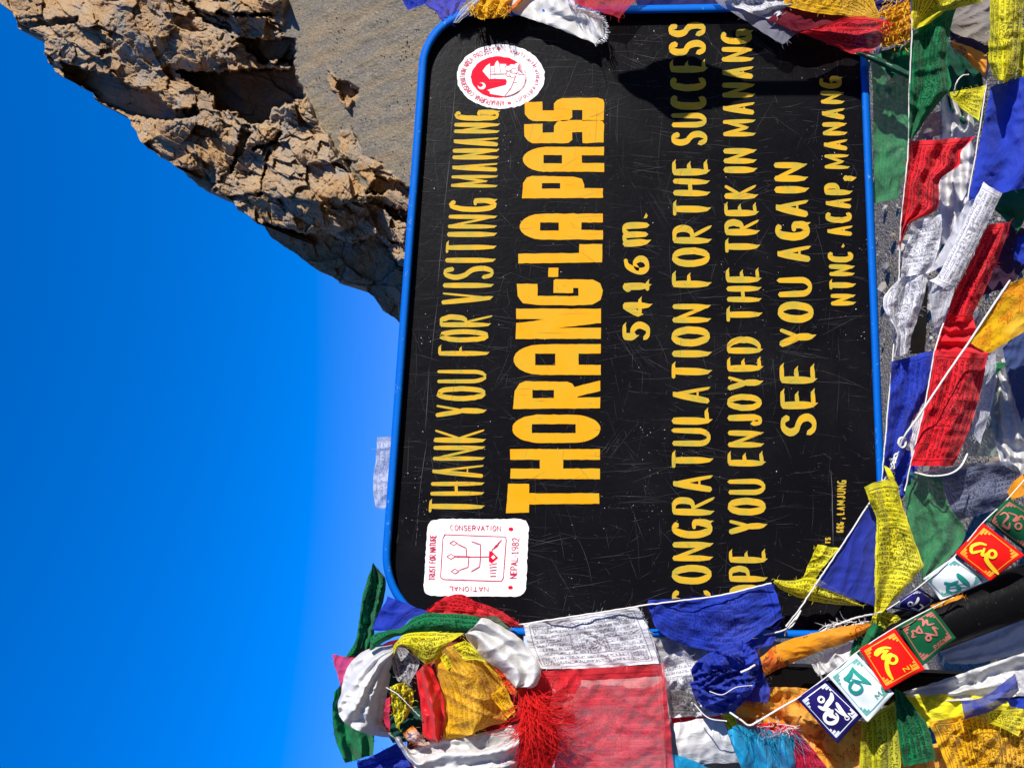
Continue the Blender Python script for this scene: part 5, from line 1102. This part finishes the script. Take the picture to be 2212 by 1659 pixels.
cloth([(1714, 1572), (1716, 1620), (1716, 1690)], [(1726, 1582), (1762, 1626), (1812, 1690)], cloth_mat((.55, .012, .05), pattern='text', ink=(.2, 0, .02)), 'crimson printed flag corner right of the turquoise scarf', d=.11)
# orange satin behind the pennants
cloth([(1578, 1492), (1640, 1484), (1732, 1486), (1800, 1500)], [(1600, 1570), (1680, 1572), (1740, 1612), (1800, 1690)], M_SATO, 'large orange satin scarf with cloud print behind the embroidered pennants', d=.05, name='prayer_scarf', cat='scarf', group=KG, n=(60, 44), bulge=.02, wr=.014, pleat=((2, .01, 'v', .2),))
cloth([(1740, 1560), (1800, 1560), (1864, 1556)], [(1730, 1600), (1790, 1690), (1866, 1690)], M_SATO, 'lower lap of the orange satin scarf below the navy pennant', d=.06, name='prayer_scarf', cat='scarf', group=KG, wr=.012)
cloth([(1568, 1496), (1580, 1520), (1640, 1560), (1670, 1580)], [(1584, 1490), (1600, 1510), (1650, 1540), (1690, 1560)], M_ORA, 'bright orange satin fold below the blue bundle', d=.085, bulge=.015, name='prayer_scarf', cat='scarf', group=KG)
cord([(1576, 1538, .12), (1600, 1554, .13), (1618, 1566, .13), (1640, 1556, .13), (1690, 1526, .13), (1721, 1509, .135)], 'white cord from the blue bundle to the navy pennant', .003, wob=.3)
# right of the post: silk scarves, yellow flags
cloth([(2024, 1404), (2080, 1376), (2150, 1340), (2230, 1296)], [(2050, 1434), (2110, 1432), (2170, 1420), (2230, 1408)], cloth_mat((.6, .6, .61), pattern='silk', rough=.4), 'grey silk scarf stretched under the slanting black pole', d=.02, name='khata_scarf', cat=K, group=KG, n=(50, 30), pleat=((2.5, .008, 'v', .1),))
cloth([(1950, 1494), (2000, 1480), (2054, 1462), (2130, 1436), (2230, 1404)], [(1980, 1512), (2020, 1514), (2060, 1514), (2130, 1510), (2230, 1500)], M_SILK, 'white silk scarf below the grey one, right of the embroidered pennants', d=.05, name='khata_scarf', cat=K, group=KG, n=(56, 30), pleat=((2, .01, 'v', .1),), wr=.012)
cloth([(1940, 1500), (2000, 1500), (2080, 1500), (2230, 1520)], [(2000, 1570), (2050, 1566), (2120, 1556), (2230, 1580)], M_YEL, 'plain yellow satin flag under the white silk scarf', d=.055, wr=.01)
cloth([(2076, 1514), (2127, 1504), (2165, 1476), (2193, 1453)], [(2084, 1553), (2130, 1540), (2160, 1524), (2202, 1492)], cloth_mat((.035, .06, .40), alpha=.88), 'small slate blue flag lying on the yellow flags', d=.12, bulge=.02)
cloth([(2192, 1450), (2200, 1490), (2220, 1500)], [(2240, 1440), (2240, 1470), (2240, 1500)], M_SLS, 'crinkled white gauze at the right end beside the slate blue flag', d=.11, cat=K, group=KG, name='khata_scarf')
cloth([(2176, 1512), (2240, 1500)], [(2180, 1524), (2240, 1540)], M_BLUE, 'blue flag edge at the right end on the yellow flags', d=.10)
cloth([(2006, 1558), (2060, 1550), (2130, 1530), (2230, 1545)], [(2060, 1690), (2120, 1700), (2180, 1700), (2240, 1700)], M_AMT, 'large amber printed flag in the lower right corner of the picture', d=.09, n=(56, 44), text='v', wr=.012, pleat=((2, .01, 'u', .2),))
cloth([(2096, 1508), (2140, 1530), (2230, 1530)], [(2110, 1552), (2160, 1570), (2200, 1590)], M_YET, 'yellow printed flag corner over the large amber one', d=.105, text='u')
cloth([(1930, 1600), (1990, 1610), (2050, 1600)], [(1930, 1700), (1990, 1700), (2070, 1700)], M_SATO, 'orange satin scarf at the bottom between the green and the amber flags', d=.03, name='prayer_scarf', cat='scarf', group=KG, wr=.012)
cloth([(1862, 1560), (1890, 1540), (1933, 1514)], [(1858, 1690), (1900, 1690), (1946, 1690)], T((.62, .60, .02), (.1, .09, 0)), 'yellow green printed flag hanging below the white pennant', d=.085, n=(40, 30), pleat=((2, .008, 'u', .1),), text='v', mid=[(1858, 1620), (1896, 1612), (1944, 1600)])
cloth([(1932, 1486), (1936, 1540), (1942, 1600), (1952, 1656)], [(1954, 1498), (1980, 1534), (2004, 1568), (2022, 1640)], M_GRT, 'green printed flag fanning out below the red pennant', d=.095, n=(46, 30), pleat=((2.5, .006, 'v', .1),), text='u')
cloth([(1780, 1448), (1800, 1440), (1850, 1404)], [(1786, 1470), (1830, 1460), (1870, 1430)], M_SLS, 'white gauze scarf end behind the white pennant', d=.06, name='khata_scarf', cat=K, group=KG)
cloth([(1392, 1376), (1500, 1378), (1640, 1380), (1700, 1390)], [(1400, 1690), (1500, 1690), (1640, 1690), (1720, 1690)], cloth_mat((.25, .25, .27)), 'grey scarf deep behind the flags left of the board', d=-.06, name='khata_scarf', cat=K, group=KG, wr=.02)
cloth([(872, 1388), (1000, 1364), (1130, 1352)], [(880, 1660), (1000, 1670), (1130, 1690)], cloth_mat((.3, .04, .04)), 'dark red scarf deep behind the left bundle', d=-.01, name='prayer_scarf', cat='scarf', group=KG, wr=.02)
cloth([(815, 943), (812, 990), (806, 1042), (812, 1096)], [(850, 943), (850, 990), (846, 1042), (842, 1096)], M_WTS, 'small white printed flag showing above the top frame edge', d=-.04, text='u')

# ---- slanting black pole
mb = MB(); mb.tube([P(1895 + (2330 - 1895) * t, 1396 + (1232 - 1396) * t, .075 + .01 * t) for t in np.linspace(0, 1, 14)], .048, 24)
tag(mb.build('pole', PM), 'slanting black painted pole under the embroidered pennants', 'pole')

# ---- embroidered pennants
zS = Z(1728.7, 1315.4, .21849); zN = Z(1578.4, 1052.2, .3656)
BOR = {}
def pennant(label, tl, tr, br, bl, col, border, glyphs, glyphcol, text, d=.15, bulge=.014, flat=.0, txt=(.60, .86), tw=.30):
    C4 = [np.array(c, float) for c in (tl, tr, br, bl)]; D4 = d if isinstance(d, (list, tuple)) else [d] * 4
    def at(u, v):
        q = (1 - u) * (1 - v) * C4[0] + u * (1 - v) * C4[1] + u * v * C4[2] + (1 - u) * v * C4[3]
        dd = (1 - u) * (1 - v) * D4[0] + u * (1 - v) * D4[1] + u * v * D4[2] + (1 - u) * v * D4[3] + bulge * math.sin(math.pi * u) * math.sin(math.pi * v * .9 + .2) + .5 * bulge * math.sin(5 * u + 3 * v + C4[0][0])
        dd += .022 * (u * v) ** 3 * math.sin(C4[0][0]) + .014 * ((1 - u) * v) ** 3 * math.cos(C4[0][1])
        e = .7 * math.sin(7 * v + C4[1][0]) * (u - .5) + .0; return q[0] + e, q[1] + 1.4 * math.sin(5 * u + C4[0][1]) * (v - .3), dd
    def inv(X, Y):
        u = v = .5
        for _ in range(8):
            f = np.array(at(u, v)[:2]) - (X, Y); a = np.array(at(u + 1e-3, v)[:2]); b = np.array(at(u, v + 1e-3)[:2]); c = np.array(at(u, v)[:2])
            J = np.stack([(a - c) / 1e-3, (b - c) / 1e-3], 1); s = np.linalg.solve(J, f); u -= s[0]; v -= s[1]
        return u, v
    n = 22; vs = []; fs = []; uv = []
    for sgn in (0, 1):
        for i in range(n):
            for j in range(n):
                x, y, dd = at(i / (n - 1), j / (n - 1)); vs.append(P(x, y, dd - .0012 * sgn)); uv.append((i / (n - 1), j / (n - 1)))
    k = n * n
    for i in range(n - 1):
        for j in range(n - 1):
            q = (i * n + j, i * n + j + 1, (i + 1) * n + j + 1, (i + 1) * n + j); fs.append(q); fs.append(tuple(k + a for a in reversed(q)))
    ring = [i * n for i in range(n)] + [(n - 1) * n + j for j in range(1, n)] + [i * n + n - 1 for i in range(n - 2, -1, -1)] + [j for j in range(n - 2, 0, -1)]
    for a, b in zip(ring, ring[1:] + ring[:1]): fs.append((a, b, b + k, a + k))
    rt = empty('prayer_pennant', P(*at(.5, 0))); tag(rt, label, 'pennant', 'embroidered mantra pennants on the cord')
    t = NT('felt'); w = t.noise(t.obj(), 900, 2); t.put(col=t.mix(t.noise(t.obj(), 60, 3), tuple(c * .85 for c in col), tuple(min(.9, c * 1.1) for c in col)), rough=.85, spec=.12, normal=t.bump(w, .25, .001))
    sz = np.array(uv) * [.085, .09]
    mesh('cloth', vs, fs, t.m, rt, None, True, uv, sz)
    pl = lambda u, v, l: P(*(lambda q: (q[0], q[1], q[2] + l))(at(u, v)))
    bm = BOR.setdefault(border, plain('thread', border, .7, .2, .12, 300)); gm = BOR.setdefault(glyphcol, plain('thread', glyphcol, .6, .25, .1, 300))
    rb = Ribbons(pl); m = .085; w = .018
    fr = [(m, m), (1 - m, m), (1 - m, 1 - m), (m, 1 - m)]
    for i in range(4): rb.stroke([fr[i], fr[(i + 1) % 4]], w, 1, 1, False, n=16, lift=.0008 + .0001 * i)
    for cx, cy, sx, sy in ((m, m, 1, 1), (1 - m, m, -1, 1), (1 - m, 1 - m, -1, -1), (m, 1 - m, 1, -1)):
        for q, (a, b) in enumerate((((0, .17), .055), ((0, .11), .11), ((0, .055), .17))):
            x0, x1, y0, y1 = cx + sx * .012, cx + sx * a[1], cy + sy * (b - .055 + .012), cy + sy * b
            rb.poly([(x0, y0), (x1, y0), (x1, y1), (x0, y1)], 0, .0013 + .0001 * q)
    rb.build('border', bm, rt)
    rb = Ribbons(pl)
    for pts, ww in glyphs:
        q = [inv(*p) for p in pts]; rb.stroke(q, ww * .86, .55 if isinstance(ww, float) else .8, .45, n=24, lift=.0016 + .0001 * (rb.k % 8))
    rb.build('syllable', gm, rt)
    if text:
        rb = Ribbons(pl); u0, v0 = txt
        glyph_text(rb, text, (u0, v0), (u0 + tw, v0), (0, -1), .085, .02, 0, 3, gap=.5)
        rb.build('caption', gm if glyphcol[1] > .5 or border != glyphcol else gm, rt)
    return rt
def GS(z, l): return [([z(*p) for p in pts], w) for pts, w in l]
ring = lambda cx, cy, r, a0=0, a1=360: arc(cx, cy, r, r, a0, a1, 16)
gOM = [(ring(207, 892, 27), .05), ([(308, 828), (312, 875), (285, 920), (255, 955), (235, 975)], .11), ([(180, 962), (230, 985), (290, 985)], .10), ([(262, 930), (262, 980)], .07),
       ([(300, 995), (255, 1035), (240, 1080), (265, 1118), (310, 1128), (355, 1105), (372, 1060), (352, 1030)], .09), ([(270, 1045), (320, 1000)], .12), ([(282, 1055), (335, 1050)], .10), ([(300, 1020), (330, 1065), (350, 1060)], .09),
       ([(360, 925), (385, 970), (420, 1020), (462, 1062)], .12), ([(345, 985), (400, 1030), (458, 1062)], .05)]
gMA = [([(515, 575), (535, 610), (600, 670), (695, 738)], .12), ([(525, 580), (480, 640)], .05), ([(432, 692), (470, 680), (515, 622)], .11), ([(510, 690), (600, 715), (695, 738)], .045), ([(455, 700), (520, 735)], .05),
       ([(530, 705), (498, 740), (488, 790), (520, 820), (570, 825), (605, 800), (612, 770), (585, 735), (540, 720)], .075), ([(490, 780), (525, 822), (580, 828)], .09)]
gNI = [([(895, 385), (840, 380), (775, 400), (742, 435), (752, 455), (800, 420), (870, 410)], .07), ([(862, 405), (835, 440), (812, 480), (835, 485), (880, 445), (905, 440)], .08), (ring(915, 497, 40, -160, 190), .07), ([(882, 460), (858, 520), (858, 580), (880, 640), (914, 692)], .11), ([(905, 440), (880, 500), (862, 560)], .06)]
gPA = [([(1128, 105), (1190, 96), (1215, 112), (1210, 165)], .06), ([(1215, 165), (1250, 106), (1262, 152), (1325, 142)], .055), ([(1178, 165), (1150, 222), (1212, 238)], .06), ([(1212, 238), (1190, 200), (1172, 175)], .05), ([(1098, 215), (1115, 242), (1108, 275), (1142, 270)], .055), ([(1108, 210), (1150, 222)], .05),
       (ring(1268, 285, 24), .055), ([(1232, 238), (1290, 250), (1355, 262)], .05), ([(1355, 262), (1335, 215), (1310, 178), (1365, 195)], .06)]
NAVY, PW, PR, PG = (.012, .008, .105), (.74, .80, .84), (.80, .008, .006), (.004, .085, .032)
TEAL, PINK, GOLD = (.01, .25, .2), (.42, .13, .10), (.95, .62, .02)
pS = dict(
    om=pennant('navy pennant with white syllable and caption OM, lowest of the embroidered row', (1721, 1509), (1781, 1465), (1864, 1546), (1809, 1604), NAVY, (.68, .72, .8), GS(zS, gOM), (.85, .85, .85), 'OM', .15),
    ma=pennant('white pennant with teal syllable and caption MA, next to the navy OM pennant', (1787, 1458), (1849, 1410), (1931, 1498), (1874, 1559), PW, (.12, .36, .32), GS(zS, gMA), TEAL, 'MA', .158),
    ni=pennant('red pennant with yellow syllable and caption NI, between the white and the green pennant', (1856, 1402), (1932, 1356), (1999, 1446), (1912, 1490), PR, (.92, .34, .03), GS(zS, gNI), GOLD, 'NI', .168, tw=.2),
    pa=pennant('green pennant with dull pink syllable and caption PADME, on the slanting black pole', (1938, 1352), (2015, 1312), (2066, 1378), (1992, 1437), PG, PINK, GS(zS, gPA), PINK, 'PADME', .16, txt=(.46, .9), tw=.44))
zt = lambda l, a, b: [([(p[0], p[1]) for p in pts], w) for pts, w in l]
gOM2 = [(ring(1062, 690, 13), .06), ([(1108, 650), (1105, 668), (1090, 690), (1078, 700)], .1), ([(1070, 712), (1100, 722)], .1), ([(1118, 690), (1135, 705), (1120, 722)], .08)]
gMA2 = [([(1340, 510), (1352, 525), (1408, 575)], .12), ([(1262, 562), (1300, 570), (1345, 552)], .09), ([(1330, 575), (1408, 577)], .045), ([(1325, 580), (1285, 590), (1282, 612), (1312, 622), (1350, 610), (1352, 590), (1325, 578)], .075), ([(1270, 575), (1300, 585)], .05)]
gNI2 = [([(1510, 340), (1470, 332), (1425, 350), (1425, 385), (1460, 380), (1495, 372)], .08), ([(1500, 360), (1485, 400), (1512, 395), (1530, 375)], .07), (ring(1545, 395, 22, -160, 190), .07), ([(1515, 390), (1512, 430), (1540, 470), (1580, 512)], .11)]
gPA2 = [([(1590, 165), (1620, 150), (1640, 175), (1610, 215), (1640, 240)], .055), ([(1600, 225), (1640, 245), (1650, 210)], .055), ([(1640, 150), (1690, 170), (1670, 200), (1710, 190)], .055), (ring(1700, 230, 18), .05), ([(1690, 190), (1720, 170), (1740, 200)], .055)]
pennant('navy pennant folded behind the green PADME pennant', (1921, 1313), (1984, 1268), (2026, 1298), (1984, 1322), NAVY, (.55, .6, .68), GS(zN, gOM2), (.85, .85, .85), None, [.13, .13, .1, .1], .02)
pennant('white pennant with teal syllable, upper of the two white pennants, on the black pole', (1994, 1250), (2061, 1202), (2139, 1254), (2032, 1296), PW, (.12, .36, .32), GS(zN, gMA2), TEAL, None, [.135, .135, .11, .11])
pennant('red pennant with yellow syllable at the right end above the black pole', (2063, 1195), (2123, 1129), (2214, 1199), (2138, 1254), PR, (.92, .34, .03), GS(zN, gNI2), GOLD, None, .145)
pennant('green pennant with pink syllable cut by the right end of the picture', (2128, 1122), (2178, 1076), (2262, 1128), (2214, 1192), PG, PINK, GS(zN, gPA2), PINK, None, .135)
cloth([(2010, 1308), (2044, 1296), (2079, 1284)], [(2014, 1316), (2048, 1304), (2080, 1290)], M_ORA, 'thin orange flag edge between the pennants on the black pole', d=.14)
cord([(1721, 1509, .152), (1781, 1465, .154), (1849, 1410, .162), (1932, 1356, .17), (2015, 1312, .163), (2060, 1290, .12)], 'cord carrying the lower row of embroidered pennants', .0016, wob=.1)
cord([(1889, 1325, .14), (1921, 1313, .135), (1984, 1268, .135), (2061, 1202, .138), (2123, 1129, .145), (2178, 1076, .138), (2260, 980, .13)], 'cord carrying the upper row of embroidered pennants', .0016, wob=.1)

# ---- a second cord post with a wrapped head stands just to the right; its shadow falls on the board
def cast(Xp, Yp, t):         # a spot towards the sun from a point on the board
    return P(Xp, Yp, 0) + SUNV * t
shp = empty('flag_pole', (0, 0, 0)); b0 = cast(1600, 192, .62)
shp.location = (b0.x, b0.y, 0)
tag(shp, 'thin pole with bundled flag head beside the board, casting a shadow on it', 'pole')
mb = MB(); mb.tube([(b0.x, b0.y, z) for z in np.linspace(0, cast(1500, 196, .62).z, 10)], .014, 10); mb.build('shaft', PM, shp)
mb = MB(); g3 = random.Random(9); N1, N2 = 18, 22
head = [(1338, 172, 8), (1362, 182, 20), (1395, 180, 26), (1425, 190, 40), (1460, 196, 48), (1500, 184, 44), (1535, 184, 34), (1575, 186, 24), (1610, 192, 13)]
hv = []; hf = []
hr = resamp([(a, b, c) for a, b, c in head], N1)
for i, (a, b, c) in enumerate(hr):
    ce = cast(a, b, .62)
    for j in range(N2):
        an = 2 * math.pi * j / N2; r = c / PXM * (1 + .16 * math.sin(3 * an + i * .6) + .08 * g3.uniform(-1, 1))
        hv.append((ce.x + r * math.cos(an) * 1.15, ce.y + r * math.sin(an), ce.z))
for i in range(N1 - 1):
    for j in range(N2): hf.append((i * N2 + j, i * N2 + (j + 1) % N2, (i + 1) * N2 + (j + 1) % N2, (i + 1) * N2 + j))
hf.append(tuple(range(N2))); hf.append(tuple((N1 - 1) * N2 + j for j in reversed(range(N2))))
mesh('flag_wrap', hv, hf, M_RED, shp)
